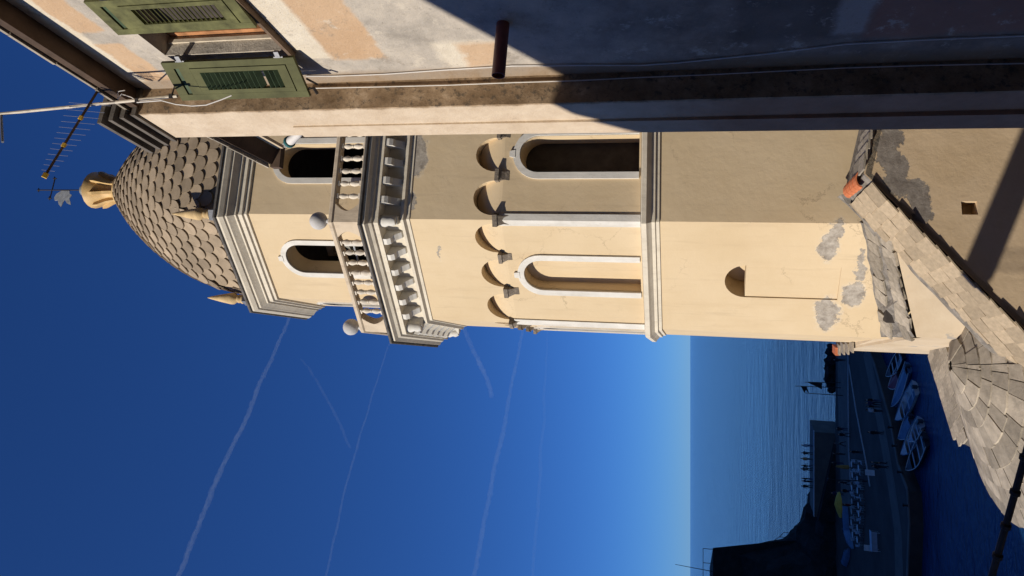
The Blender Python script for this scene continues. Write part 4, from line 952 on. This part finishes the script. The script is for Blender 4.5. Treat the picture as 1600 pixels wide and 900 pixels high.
# raised mole platform
mp = [at_z(x, y, ZQ) for x, y in ((1303, 677), (1303, 790))]; YM = mp[0].y
mole = thing('mole_platform', 'dark raised stone platform where people stand above the sea', 'platform', (mp[0].x - 4, YM, ZQ)); MO = Vector((mp[0].x - 4, YM, ZQ))
ztop = at(1273, 690, YM).z; xr = mp[0].x; xl = mp[1].x - 2
mb = MB(); mb.prism([Vector((xr, YM, ZQ - 1)), Vector((xl, YM, ZQ - 1)), Vector((xl, YM + 5, ZQ - 1)), Vector((xr + .4, YM + 5, ZQ - 1))], (0, 0, ztop - ZQ + 1)); mb.build('platform_body', M_quayl, mole, MO)
mb = MB(); mb.prism([Vector((xr - 1.2, YM - .002, ZQ)), Vector((xl, YM - .002, ZQ)), Vector((xl, YM - .002, ztop - .3))], (0, -1.4, 0)); mb.build('ramp', M_qwall, mole, MO)
mb = MB(); mb.prism([Vector((xr + .1, YM - .1, ztop + .004)), Vector((xl, YM - .1, ztop + .004)), Vector((xl, YM + .5, ztop + .004)), Vector((xr + .1, YM + .5, ztop + .004))], (0, 0, .14)); mb.build('kerb_stone', M_line, mole, MO)
# boulders along the outer edge
ORD = ['first', 'second', 'third', 'fourth', 'fifth', 'sixth', 'seventh', 'eighth', 'ninth', 'tenth', 'eleventh']
for i in range(11):
    p = at_z(1303 + random.uniform(-1, 3), 545 + i * 6.4, ZQ - .2); r_ = random.uniform(.7, 1.25); mb = MB(); rows = []
    for a in range(1, 6):
        ph = math.pi * a / 6; rows.append([Vector((math.sin(ph) * math.cos(b * math.pi / 4), math.sin(ph) * math.sin(b * math.pi / 4), math.cos(ph))) * r_ * random.uniform(.72, 1.15) for b in range(8)])
    ids = mb.grid(rows, True); mb.F += [ids[0][::-1], ids[-1]]; mb.M += [0, 0]
    for k in range(len(mb.V)): mb.V[k] = mb.V[k] + p + Vector((0, .8, .25))
    tag(mb.build('boulder', M_rock, None, p), f'dark boulder on the outer quay edge, {ORD[i]} from the tower', 'rock', 'boulders along the quay')
# rocky foot and fort on the left headland
prof = [at(x, y, 133.) for x, y in ((1150, 856), (1207, 849), (1221, 847), (1242, 831), (1253, 817), (1263, 793), (1274, 775), (1285, 758), (1303, 742))]
px_ = [(-140, -6.)] + [(p.x, p.z) for p in prof]
def hz_(X):
    if X <= px_[0][0]: return px_[0][1]
    for (a, za), (b, zb_) in zip(px_[:-1], px_[1:]):
        if X <= b: return za + (zb_ - za) * (X - a) / (b - a)
    return px_[-1][1] - (X - px_[-1][0]) * 1.2
from mathutils import noise as mn
mb = MB(); rows = []
for i in range(61):
    X = -92 + 52 * i / 60; rows.append([])
    for j in range(31):
        Y = 122 + 34 * j / 30; k = max(0, 1 - ((Y - 134) / (10.5 if Y < 134 else 12)) ** 2); z = ZQ - 1.5 + (hz_(X * 133 / max(Y, 133) - max(0, Y - 133) * .02) - ZQ + 1.5) * k ** .55
        v = Vector((X, Y, z)); z += mn.fractal(v * .33, 1., 2., 5) * 1.7 * min(1, k * 3); rows[-1].append(Vector((X + mn.noise(v * .5) * .7, Y + mn.noise(v * .45 + Vector((9, 0, 0))) * .9, z)))
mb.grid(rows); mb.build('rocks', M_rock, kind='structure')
fe = at(1114, 856, 131.); fort = thing('harbour_fort', 'dark square fort wall rising from the rocks at the left edge', 'fort', (fe.x - 12, 136, ZQ)); FO = Vector((fe.x - 12, 136, ZQ))
mb = MB(); b2 = at(1222, 848, 131.)
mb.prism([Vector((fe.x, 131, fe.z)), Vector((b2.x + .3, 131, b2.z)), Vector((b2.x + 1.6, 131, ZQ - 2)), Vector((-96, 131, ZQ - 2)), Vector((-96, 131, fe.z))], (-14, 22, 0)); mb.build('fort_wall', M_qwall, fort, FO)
rl = MB(); 
for k in range(5):
    x = fe.x - .4 - 2.4 * k; mb = MB(); mb.tube([Vector((x, 131.3, fe.z)), Vector((x, 131.3, fe.z + 1.6))], .05, 5); mb.build('rail_post', M_iron, fort, FO)
mb = MB(); mb.tube([Vector((fe.x - .4, 131.3, fe.z + 1.6)), Vector((fe.x - 12, 131.3, fe.z + 1.6))], .05, 5); mb.build('rail', M_iron, fort, FO)
x = at(1114, 893, 132.).x; mb = MB(); mb.tube([Vector((x, 132, fe.z)), Vector((x + .5, 132, fe.z + 6.2))], [.07, .04], 5); mb.build('mast', M_iron, fort, FO)
hr = [at(x, y, 131.) for x, y in ((1222, 846), (1231, 840), (1238, 833))]
for k in range(3):
    mb = MB(); mb.tube([hr[k] - Vector((0, 0, .4)), hr[k] + Vector((0, 0, 1.3))], .045, 5); mb.build('stair_post', M_iron, fort, FO)
mb = MB(); mb.tube([p + Vector((0, 0, 1.3)) for p in hr], .045, 5); mb.build('stair_rail', M_iron, fort, FO)
# headland that stands left of the view and keeps the harbour in shade
mb = MB(); rows = []
for j in range(41):
    Y = 30 + 175 * j / 40; rows.append([])
    for i in range(31):
        u = i / 30 * 150; X = -.56 * Y - 11 - u; k = min(1, u / 42); k = k * k * (3 - 2 * k); e1 = min(1, (Y - 30) / 16); e1 = e1 * e1 * (3 - 2 * e1); e2 = min(1, (205 - Y) / 40)
        z = ZW - 1 + 54 * k * e1 * e2; v = Vector((X, Y, z)) * .05; z += mn.fractal(v, 1., 2., 5) * 3.5 * k * e1; rows[-1].append(Vector((X, Y, z)))
mb.grid(rows); mb.build('headland', M_rock, kind='structure')
# steep valley side behind and to the right of the village, shaped to cut skylight (out of view)
mb = MB(); rows = []
for i in range(37):
    a = R(-42 + 166 * i / 36); rows.append([])                      # 0 = straight behind the camera, 90 = to the right
    for j in range(13):
        d = 26 + 190 * (j / 12) ** 1.3; z = -12 + 150 * (1 - math.exp(-(d - 26) / 62)); v = Vector((math.sin(a) * d, -math.cos(a) * d, z)); z += mn.fractal(v * .04, 1., 2., 5) * 4 * min(1, j / 2)
        rows[-1].append(Vector((v.x, v.y, z)))
mb.grid(rows); mb.build('hillside', simple('terraced_hillside', (.17, .125, .06), .95, .4, .15, .6, .8, .3, world=True), kind='structure')
# ground under the church and houses
mb = MB(); mb.prism([Vector(p) for p in ((-7, -30, -10.2), (60, -30, -10.2), (60, 60, -10.2), (4, 60, -10.2), (-3, 22, -10.2), (-7, 14, -10.2))], (0, 0, -14)); mb.build('ground', M_quay, kind='structure')
# ------------------------------------------------------------------ harbour things
# flagpoles
for (x0, y0, x1, y1, flag, lb) in ((1257, 597, 1305, 598, 1, 'thin flagpole with a drooping dark flag on the outer quay'), (1242, 603, 1306, 606, 2, 'tallest thin pole with a small pennant on the outer quay'), (1258, 614, 1309, 618, 0, 'bare thin pole at the outer quay, leftmost of three')):
    b = at_z(x1 + 8, y1, ZQ); t_ = at(x0, y0, b.y); o = thing('flagpole', lb, 'flagpole', b, 0, 'poles on the outer quay')
    mb = MB(); mb.tube([b, t_], [.07, .045], 6); mb.build('pole', M_iron, o, b)
    if flag:
        mb = MB(); q = b.lerp(t_, .93); L = [(0, 0), (-.2, -.9), (-1.2, -2.1), (-.9, -2.3), (0, -2.2)] if flag == 1 else [(0, -.4), (-1.0, -.9), (-.5, -1.1), (-1.1, -1.6), (0, -1.2)]
        if flag == 1: L = [(0, 0), (-.35, -.8), (-.95, -2.1), (0, -2.15)]
        mb.prism([q + Vector((u, 0, z)) for u, z in L], (0, .04, 0)); mb.build('flag', M_iron, o, b)
# people
def skin_person(pose):
    J = {'pel': (0, 0, .93, .15, .11), 'sp': (0, 0, 1.12, .145, .10), 'ch': (0, 0, 1.33, .17, .115), 'nk': (0, .0, 1.49, .055, .055), 'hd0': (0, -.01, 1.57, .085, .09), 'hd1': (0, -.015, 1.68, .085, .098), 'hd2': (0, -.01, 1.76, .05, .06)}
    E_ = [('pel', 'sp'), ('sp', 'ch'), ('ch', 'nk'), ('nk', 'hd0'), ('hd0', 'hd1'), ('hd1', 'hd2')]
    st = {'stand': (.02, -.03, .0, .0), 'walk': (.28, -.26, .2, -.2), 'phone': (.03, -.02, 0, 0), 'lean': (.1, -.05, .1, .1)}[pose]
    for k, s_ in enumerate((-1, 1)):
        f_ = st[k]; J[f'hip{s_}'] = (.095 * s_, 0, .86, .095, .095); J[f'kn{s_}'] = (.11 * s_, -f_ * .62 - .02, .48, .062, .062); J[f'an{s_}'] = (.115 * s_, -f_ + .02, .085, .042, .045); J[f'to{s_}'] = (.13 * s_, -f_ - .15, .04, .038, .035)
        J[f'shd{s_}'] = (.19 * s_, 0, 1.41, .065, .065)
        if pose == 'phone': J[f'el{s_}'] = (.25 * s_, -.06, 1.15, .046, .046); J[f'wr{s_}'] = (.12 * s_, -.28, 1.27, .034, .034); J[f'hn{s_}'] = (.08 * s_, -.33, 1.34, .03, .03)
        else: J[f'el{s_}'] = (.26 * s_, .03 + st[2 + k] * .3, 1.14, .046, .046); J[f'wr{s_}'] = (.27 * s_, -.05 + st[2 + k] * .9, .90, .034, .034); J[f'hn{s_}'] = (.265 * s_, -.08 + st[2 + k], .80, .034, .026)
        E_ += [('pel', f'hip{s_}'), (f'hip{s_}', f'kn{s_}'), (f'kn{s_}', f'an{s_}'), (f'an{s_}', f'to{s_}'), ('ch', f'shd{s_}'), (f'shd{s_}', f'el{s_}'), (f'el{s_}', f'wr{s_}'), (f'wr{s_}', f'hn{s_}')]
    ks = list(J); me = bpy.data.meshes.new('person'); me.from_pydata([J[k][:3] for k in ks], [(ks.index(a), ks.index(b)) for a, b in E_], [])
    o = bpy.data.objects.new('person_rig', me); col.objects.link(o); md = o.modifiers.new('s', 'SKIN'); sd = me.skin_vertices[0].data
    for i, k in enumerate(ks): sd[i].radius = J[k][3:5]; sd[i].use_root = (k == 'pel')
    s2 = o.modifiers.new('d', 'SUBSURF'); s2.levels = 1; s2.render_levels = 1
    dg = bpy.context.evaluated_depsgraph_get(); dg.update(); r = bpy.data.meshes.new_from_object(o.evaluated_get(dg)); bpy.data.objects.remove(o)
    r.polygons.foreach_set('use_smooth', [True] * len(r.polygons)); return r
PM = {p: skin_person(p) for p in ('stand', 'walk', 'phone', 'lean')}
CL = {n_: simple('cloth_' + n_, c, .9, .2, 12, 0) for n_, c in dict(black=(.02, .02, .022), navy=(.03, .04, .08), grey=(.12, .12, .125), brown=(.10, .07, .05), white=(.55, .54, .52), olive=(.07, .075, .045), red=(.22, .03, .03), denim=(.05, .08, .15), orange=(.5, .2, .07)).items()}
M_skin = simple('skin', (.45, .27, .18), .6, .1, 8, 0); M_hair = simple('hair', (.035, .025, .02), .8, .2, 20, 0)
def person(p, pose, top, leg, rz, label, group, h=1.0):
    me = PM[pose].copy(); me.materials.clear()
    for m_ in (CL[leg], CL[top], M_skin, M_hair): me.materials.append(m_)
    for f_ in me.polygons:
        c = f_.center; ax_ = abs(c.x) > .2 and c.z < .98
        f_.material_index = 2 if ax_ or (1.47 < c.z < 1.68) else 3 if c.z >= 1.68 else 1 if c.z > .92 else 0
        if 1.55 < c.z < 1.7 and c.y > .03: f_.material_index = 3
    o = bpy.data.objects.new('person', me); col.objects.link(o); o.location = p; o.rotation_euler = (0, 0, rz); o.scale = (h, h, h)
    return tag(o, label, 'person', group)
G1 = 'people on the mole platform'; G2 = 'people on the quay'
ordn = ['first', 'second', 'third', 'fourth', 'fifth', 'sixth', 'seventh', 'eighth']
for i, (y, pose, top, leg, rz) in enumerate(((697, 'stand', 'white', 'denim', 2.6), (709, 'phone', 'black', 'black', 3.3), (718, 'stand', 'orange', 'grey', 1.2), (729, 'walk', 'black', 'navy', 1.4), (734, 'lean', 'brown', 'black', .4), (749, 'stand', 'black', 'denim', 2.2), (753, 'phone', 'navy', 'black', 1.2), (761, 'lean', 'black', 'black', 2.9))):
    p = at(1273, y, YM + 1.2); p.z = ztop; lab = {0: 'person in a white top standing at the right end of the raised mole', 2: 'person in an orange top among the row on the raised mole'}.get(i, f'{ordn[i]} person from the right in the row on the raised mole')
    person(p, pose, top, leg, rz, lab, G1, random.uniform(.98, 1.1))
QP = [(1321, 563, 'stand', 'black', 'black', 'person in dark clothes on the quay nearest the tower wall'), (1326, 671, 'stand', 'black', 'navy', 'right one of a standing pair beside the mole end'), (1329, 680, 'walk', 'black', 'black', 'left one of a standing pair beside the mole end'),
      (1322, 694, 'walk', 'grey', 'black', 'person walking in front of the raised mole face, nearer the pair'), (1321, 710, 'stand', 'brown', 'black', 'person in brown standing below the raised mole'), (1349, 707, 'stand', 'black', 'black', 'lone dark figure between the two pale kerbs'),
      (1377, 626, 'stand', 'black', 'denim', 'rightmost of the group of four in mid quay'), (1378, 631, 'phone', 'navy', 'black', 'second from the right in the group of four in mid quay'), (1378, 636, 'stand', 'black', 'grey', 'third from the right in the group of four in mid quay'), (1379, 642, 'lean', 'white', 'black', 'person in a pale top, leftmost of the group of four in mid quay'),
      (1381, 677, 'stand', 'black', 'black', 'solitary dark figure on the quay near the moored boats'), (1386, 724, 'stand', 'olive', 'black', 'right one of two people near the quay edge'), (1388, 730, 'walk', 'black', 'black', 'left one of two people near the quay edge'),
      (1334, 768, 'stand', 'black', 'denim', 'dark figure beside the yellow parasol'), (1340, 790, 'lean', 'red', 'black', 'person in red near the cafe tables'), (1330, 755, 'walk', 'black', 'black', 'person walking beneath the tall lamp post'), (1318, 724, 'phone', 'black', 'navy', 'person standing by the foot of the mole ramp'), (1318, 772, 'stand', 'navy', 'black', 'dark figure at the foot of the rocks')]
for x, y, pose, top, leg, lb in QP: person(at_z(x, y, ZQ), pose, top, leg, random.uniform(0, 6.28), lb, G2, random.uniform(.95, 1.06))
# boats
BM = {n_: simple('boat_' + n_, c, .45, .2, 1.5, .1, 10, .01, spec=.4) for n_, c in dict(white=(.72, .67, .60), blue=(.12, .20, .30), pale=(.42, .45, .48), red=(.30, .04, .05), brown=(.16, .10, .07), dark=(.03, .035, .045)).items()}
def boat(x0, y0, x1, y1, hull, inner, label, beam=1.9, cover=None, fend=False):
    a, b = at_z(x0, y0, ZW + .25), at_z(x1, y1, ZW + .25); d = (b - a); L = d.length; d.normalize(); s_ = Vector((-d.y, d.x, 0)); mid = (a + b) / 2; mid.z = ZW - .15
    o = thing('moored_boat', label, 'boat', mid, 0, 'boats moored at the quay'); n_ = 12
    def sec(k, f_, dz): # k 0 bow .. 1 stern
        wv = math.sin(min(1, k * 1.75) * math.pi / 2) ** .8 * (1 - .22 * max(0, k - .55) / .45) * beam / 2 * f_
        return a + d * (L * k) + Vector((0, 0, dz)), wv
    def zs(k): return .62 + .35 * (1 - k) ** 2
    rows = []
    for i in range(n_ + 1):
        k = i / n_; row = []
        for f_, hz in ((-1, 1), (-.86, .5), (-.45, .08), (.0, 0), (.45, .08), (.86, .5), (1, 1)):
            c, wv = sec(k, abs(f_), 0); row.append(Vector((c.x, c.y, ZW - .15 + zs(k) * hz + .12 * (1 - k) ** 3)) + s_ * (wv * (1 if f_ > 0 else -1) if f_ else 0))
        rows.append(row)
    mb = MB(); ids = mb.grid(rows); mb.F.append(ids[-1]); mb.M.append(0); mb.build('hull', BM[hull], o, mid, smooth=True)
    mb = MB(); mb.tube([r_[0] for r_ in rows[::-1]] + [r_[-1] for r_ in rows[1:]], .045, 5); mb.build('gunwale', BM['white' if hull != 'white' else 'blue'], o, mid)
    mb = MB(); mb.grid([[rows[i][1] * .3 + rows[i][2] * .7 + Z_ * .08, rows[i][5] * .3 + rows[i][4] * .7 + Z_ * .08] for i in range(1, n_ + 1)]); mb.build('floor', BM[inner], o, mid)
    for k in (4, 7, 10):
        p, q = rows[k][0], rows[k][-1]; mb = MB(); mb.box((p + q) / 2 - Z_ * .12, ((q - p).length * .94, .28, .05), (s_, d, Z_)); mb.build('thwart', BM['pale' if inner != 'pale' else 'white'], o, mid)
    mb = MB(); mb.grid([[rows[i][0] * .96 + rows[i][6] * .04 - Z_ * .02, (rows[i][0] + rows[i][6]) / 2 + Z_ * (.10 if cover else .04), rows[i][6] * .96 + rows[i][0] * .04 - Z_ * .02] for i in range(0, (n_ if cover else 4))]); mb.build('cover' if cover else 'foredeck', BM[cover or hull], o, mid)
    mb = MB(); e = rows[-1][3]; mb.box(e + d * .18 + Z_ * .55, (.26, .34, .5), (s_, d, Z_)); mb.tube([e + d * .22 + Z_ * .3, e + d * .22 - Z_ * .3], .06, 6); mb.build('outboard_motor', BM['dark'], o, mid)
    if fend:
        for k in (5, 8, 11):
            mb = MB(); p = rows[k][6]; mb.lathe([(.05, -.55), (.13, -.45), (.14, -.2), (.05, -.08)], p + s_ * .1, 8); mb.build('fender', BM['white'], o, mid, smooth=True)
boat(1398, 606, 1406, 584, 'red', 'brown', 'small dark red boat behind the long blue boat', 1.9, 'red')
boat(1403, 636, 1420, 574, 'blue', 'pale', 'long blue boat with a flat blue cover', 2.0, 'blue')
boat(1409, 657, 1431, 606, 'white', 'blue', 'white open boat with blue inside beside the long blue boat', 2.3)
boat(1414, 686, 1425, 654, 'blue', 'dark', 'blue covered boat tied between two white boats', 2.0, 'blue')
boat(1418, 711, 1439, 662, 'white', 'blue', 'white open boat with pale bow, second from the left', 2.2)
boat(1426, 735, 1447, 686, 'dark', 'brown', 'dark boat with white fenders, leftmost of the moored boats', 2.2, None, True)
boat(1394, 588, 1411, 552, 'dark', 'pale', 'dark hulled boat closest to the sunlit tower wall', 1.9)
boat(1431, 690, 1440, 660, 'pale', 'dark', 'pale grey boat lying outside the white and blue boats', 1.7)
# cafe tables and chairs
mb = MB(); mb.lathe([(.40, .72), (.42, .73), (.42, .75), (.40, .76)], (0, 0, 0), 10); tt_ = mb.build('table_top', BM['white'], None); 
mb = MB(); mb.tube([(0, 0, 0), (0, 0, .72)], .035, 6); mb.lathe([(.25, 0), (.25, .03), (.05, .05)], (0, 0, 0), 8); tl_o = mb.build('table_leg', M_iron, None)
mb = MB(); mb.box((0, 0, .44), (.42, .42, .04)); cs = mb.build('seat', BM['pale'], None)
mb = MB(); mb.box((0, .20, .68), (.42, .03, .40)); cb = mb.build('backrest', BM['pale'], None)
mb = MB(); mb.box((0, 0, .21), (.035, .035, .42)); clg = mb.build('leg', M_alu, None)
T_me, TL_me, S_me, B_me, L_me = tt_.data, tl_o.data, cs.data, cb.data, clg.data
for o in (tt_, tl_o, cs, cb, clg): bpy.data.objects.remove(o)
ti = 0
for r_ in range(2):
    for c_ in range(7):
        x, y = 1340 + r_ * 10 + random.uniform(-1.5, 1.5), 728 + c_ * 18 + r_ * 6 + random.uniform(-3, 3); p = at_z(x, y, ZQ)
        o = thing('cafe_table', 'round white cafe table in the ' + ('seaward' if r_ == 0 else 'landward') + f' row, {(ordn)[c_]} from the right', 'table', p, 0, 'cafe tables on the quay')
        meshobj(T_me, 'table_top', o, (0, 0, 0)); meshobj(TL_me, 'table_leg', o, (0, 0, 0))
        for k in range(2):
            an = random.uniform(-.5, .5) + k * math.pi + 1.2; q = p + Vector((math.sin(an), -math.cos(an), 0)) * .75
            o = thing('cafe_chair', f'pale blue chair on the {"right" if q.x > p.x else "left"} of the {(ordn)[c_]} table from the right, {"seaward" if r_ == 0 else "landward"} row', 'chair', q, an, 'cafe chairs on the quay')
            meshobj(S_me, 'seat', o, (0, 0, 0)); meshobj(B_me, 'backrest', o, (0, -.4, 0))
            for lx in (-.18, .18):
                for ly in (-.18, .18): meshobj(L_me, 'leg', o, (lx, ly, 0))
M_umb = simple('yellow_canvas', (.75, .38, .04), .8, .15, 3, .1, 20, .01)
p = at_z(1338, 791, ZQ); o = thing('parasol', 'open yellow parasol over the cafe tables', 'parasol', p)
mb = MB(); mb.tube([p, p + Z_ * 2.7], .04, 6); mb.build('pole', M_iron, o, p)
mb = MB(); mb.lathe([(1.75, 2.05), (1.72, 2.15), (.9, 2.5), (.05, 2.75)], p, 8); mb.build('canopy', M_umb, o, p)
p = at_z(1336, 731, ZQ); o = thing('parasol', 'folded orange parasol near the two pale kerbs', 'parasol', p)
mb = MB(); mb.tube([p, p + Z_ * 2.5], .04, 6); mb.build('pole', M_iron, o, p)
mb = MB(); mb.lathe([(.22, .75), (.30, .85), (.26, 1.6), (.12, 2.35), (.03, 2.45)], p, 8); mb.build('canopy', simple('orange_canvas', (.42, .20, .05), .8), o, p)
p = at_z(1355, 752, ZQ); tp = at(1292, 749, p.y); o = thing('lamp_post', 'tall thin dark lamp post on the quay by the rocks', 'lamp post', p)
mb = MB(); mb.tube([p, tp], [.09, .05], 6); mb.build('post', M_iron, o, p); mb = MB(); mb.lathe([(.05, 0), (.2, -.1), (.22, -.2), (.06, -.35)], tp, 8); mb.build('lamp_head', M_iron, o, p)
for x, y, lb in ((1366, 739, 'small white notice board standing near the lamp post'), (1364, 857, 'white notice board beside the pale stall')):
    p = at_z(x, y, ZQ); o = thing('notice_board', lb, 'board', p, .3)
    for s_ in (-1, 1):
        mb = MB(); mb.box((0, s_ * .16, .52), (.65, .03, 1.05), (Vector((1, 0, 0)), Vector((0, math.cos(.28), math.sin(.28) * s_)).normalized(), Vector((0, -s_ * math.sin(.28), math.cos(.28))))); mb.build('panel', BM['white'], o)
p = at_z(1374, 846, ZQ); o = thing('market_stall', 'pale stall table with a cloth on the quay', 'stall', p, .2)
mb = MB(); mb.box((0, 0, .92), (2.2, 1.1, .06)); mb.box((0, -.53, .62), (2.18, .03, .56)); mb.build('cloth_top', BM['pale'], o)
for lx in (-1, 1):
    for ly in (-.45, .45): mb = MB(); mb.box((lx, ly, .44), (.06, .06, .88)); mb.build('leg', M_alu, o)
for i, (x, y) in enumerate(((1396, 668), (1402, 697), (1411, 738), (1420, 790))):
    p = at_z(x, y, ZQ); mb = MB(); mb.lathe([(.16, 0), (.16, .08), (.11, .12), (.10, .42), (.17, .5), (.17, .58), (.05, .64)], p, 8)
    tag(mb.build('bollard', M_iron, None, p, smooth=True), f'black mooring bollard on the quay edge, {ordn[i]} from the right', 'bollard', 'bollards on the quay edge')
for i, (x, y, r_) in enumerate(((1312, 818, 0), (1316, 842, 1), (1312, 868, 0))):
    p = at_z(x + 14, y, ZQ); o = thing('beached_boat', f'dark blue upturned boat stored under the rocks, {ordn[i]} from the right', 'boat', p, .4 + i, 'boats stored under the rocks')
    mb = MB(); rows = []
    for k in range(9):
        u = k / 8; wv = .85 * math.sin(min(1, u * 1.6 + .02) * math.pi / 2) * (1 - .2 * u); rows.append([Vector((-2.2 + 4.4 * u, wv * math.cos(math.pi * j / 6), .05 + .75 * math.sin(math.pi * j / 6) * (.5 + .5 * min(1, u * 3)))) for j in range(7)])
    ids = mb.grid(rows); mb.F += [ids[0], ids[-1]]; mb.M += [0, 0]; mb.build('hull', BM['blue'], o, smooth=True)
    mb = MB(); mb.tube([(-2.1, 0, .5), (-1, 0, .84), (2.2, 0, .84)], .04, 5); mb.build('keel', BM['dark'], o)
# ------------------------------------------------------------------ vapour trails (real thin cloud high above the sea)
def trail(pix, Z, r, dens, label, wob=.5):
    """a puffy tube of thin, noisy cloud along a flight line at height Z"""
    mm = bpy.data.materials.new('vapour'); mm.use_nodes = True; t_ = mm.node_tree; t_.nodes.remove(t_.nodes['Principled BSDF']); v = t_.nodes.new('ShaderNodeVolumePrincipled')
    v.inputs['Color'].default_value = (.80, .91, 1, 1); v.inputs['Density'].default_value = dens; v.inputs['Anisotropy'].default_value = 0.; t_.links.new(v.outputs[0], t_.nodes['Material Output'].inputs['Volume'])
    P_ = [at_z(x, y, Z) for x, y in pix]; LEN = sum((b - a).length for a, b in zip(P_[:-1], P_[1:])); n_ = min(420, int(LEN / (r * .8))); rows = []; ph = random.random() * 50
    T = (P_[-1] - P_[0]).normalized(); A_ = T.cross(Z_).normalized(); B_ = T.cross(A_)
    for i in range(n_ + 1):
        k = i / n_ * (len(P_) - 1); j = min(int(k), len(P_) - 2); p = P_[j].lerp(P_[j + 1], k - j); q = i * .42 + ph
        p = p + (A_ * mn.noise(Vector((q * .12, 1, 0))) + B_ * mn.noise(Vector((q * .12, 9, 0)))) * r * .9
        base = r * (.5 + .5 * min(1, (n_ - i) / n_ * 1.6 + .15)) * (.05 if i in (0, n_) else 1)
        rows.append([p + (A_ * math.cos(m_ * math.pi / 6) + B_ * math.sin(m_ * math.pi / 6)) * base * max(.15, 1 + wob * mn.noise(Vector((q, math.cos(m_ * math.pi / 6), math.sin(m_ * math.pi / 6)))) + wob * mn.noise(Vector((q * 3.1, 2 * math.cos(m_ * math.pi / 6), 2 * math.sin(m_ * math.pi / 6))))) for m_ in range(12)])
    mb = MB(); ids = mb.grid(rows, True); mb.F += [ids[0][::-1], ids[-1]]; mb.M += [0, 0]
    return tag(mb.build('vapour_trail', mm, None, rows[0][0], smooth='all'), label, 'vapour trail', 'vapour trails in the sky')
trail([(240, 985), (283, 890), (330, 770), (385, 650), (425, 560), (455, 490), (475, 440)], 9000, 50, .0014, 'widest white vapour trail rising left of the dome')
trail([(490, 985), (512, 890), (540, 760), (572, 650), (605, 545), (620, 500)], 9000, 32, .0011, 'thin vapour trail left of the balustrade, second from the top')
trail([(725, 985), (742, 890), (772, 740), (800, 600), (818, 510), (830, 450)], 6500, 80, .0005, 'soft broad vapour trail beside the arcaded upper shaft')
trail([(770, 620), (755, 580), (738, 545), (724, 510), (716, 480)], 7000, 85, .0003, 'short faint vapour trail touching the tower just below the great cornice')
trail([(548, 700), (520, 640), (492, 590), (470, 560)], 9000, 40, .00035, 'very faint short vapour trail between the two clear ones')
trail([(825, 985), (840, 800), (850, 640), (856, 510)], 6500, 80, .00022, 'faintest low vapour trail above the sea horizon')
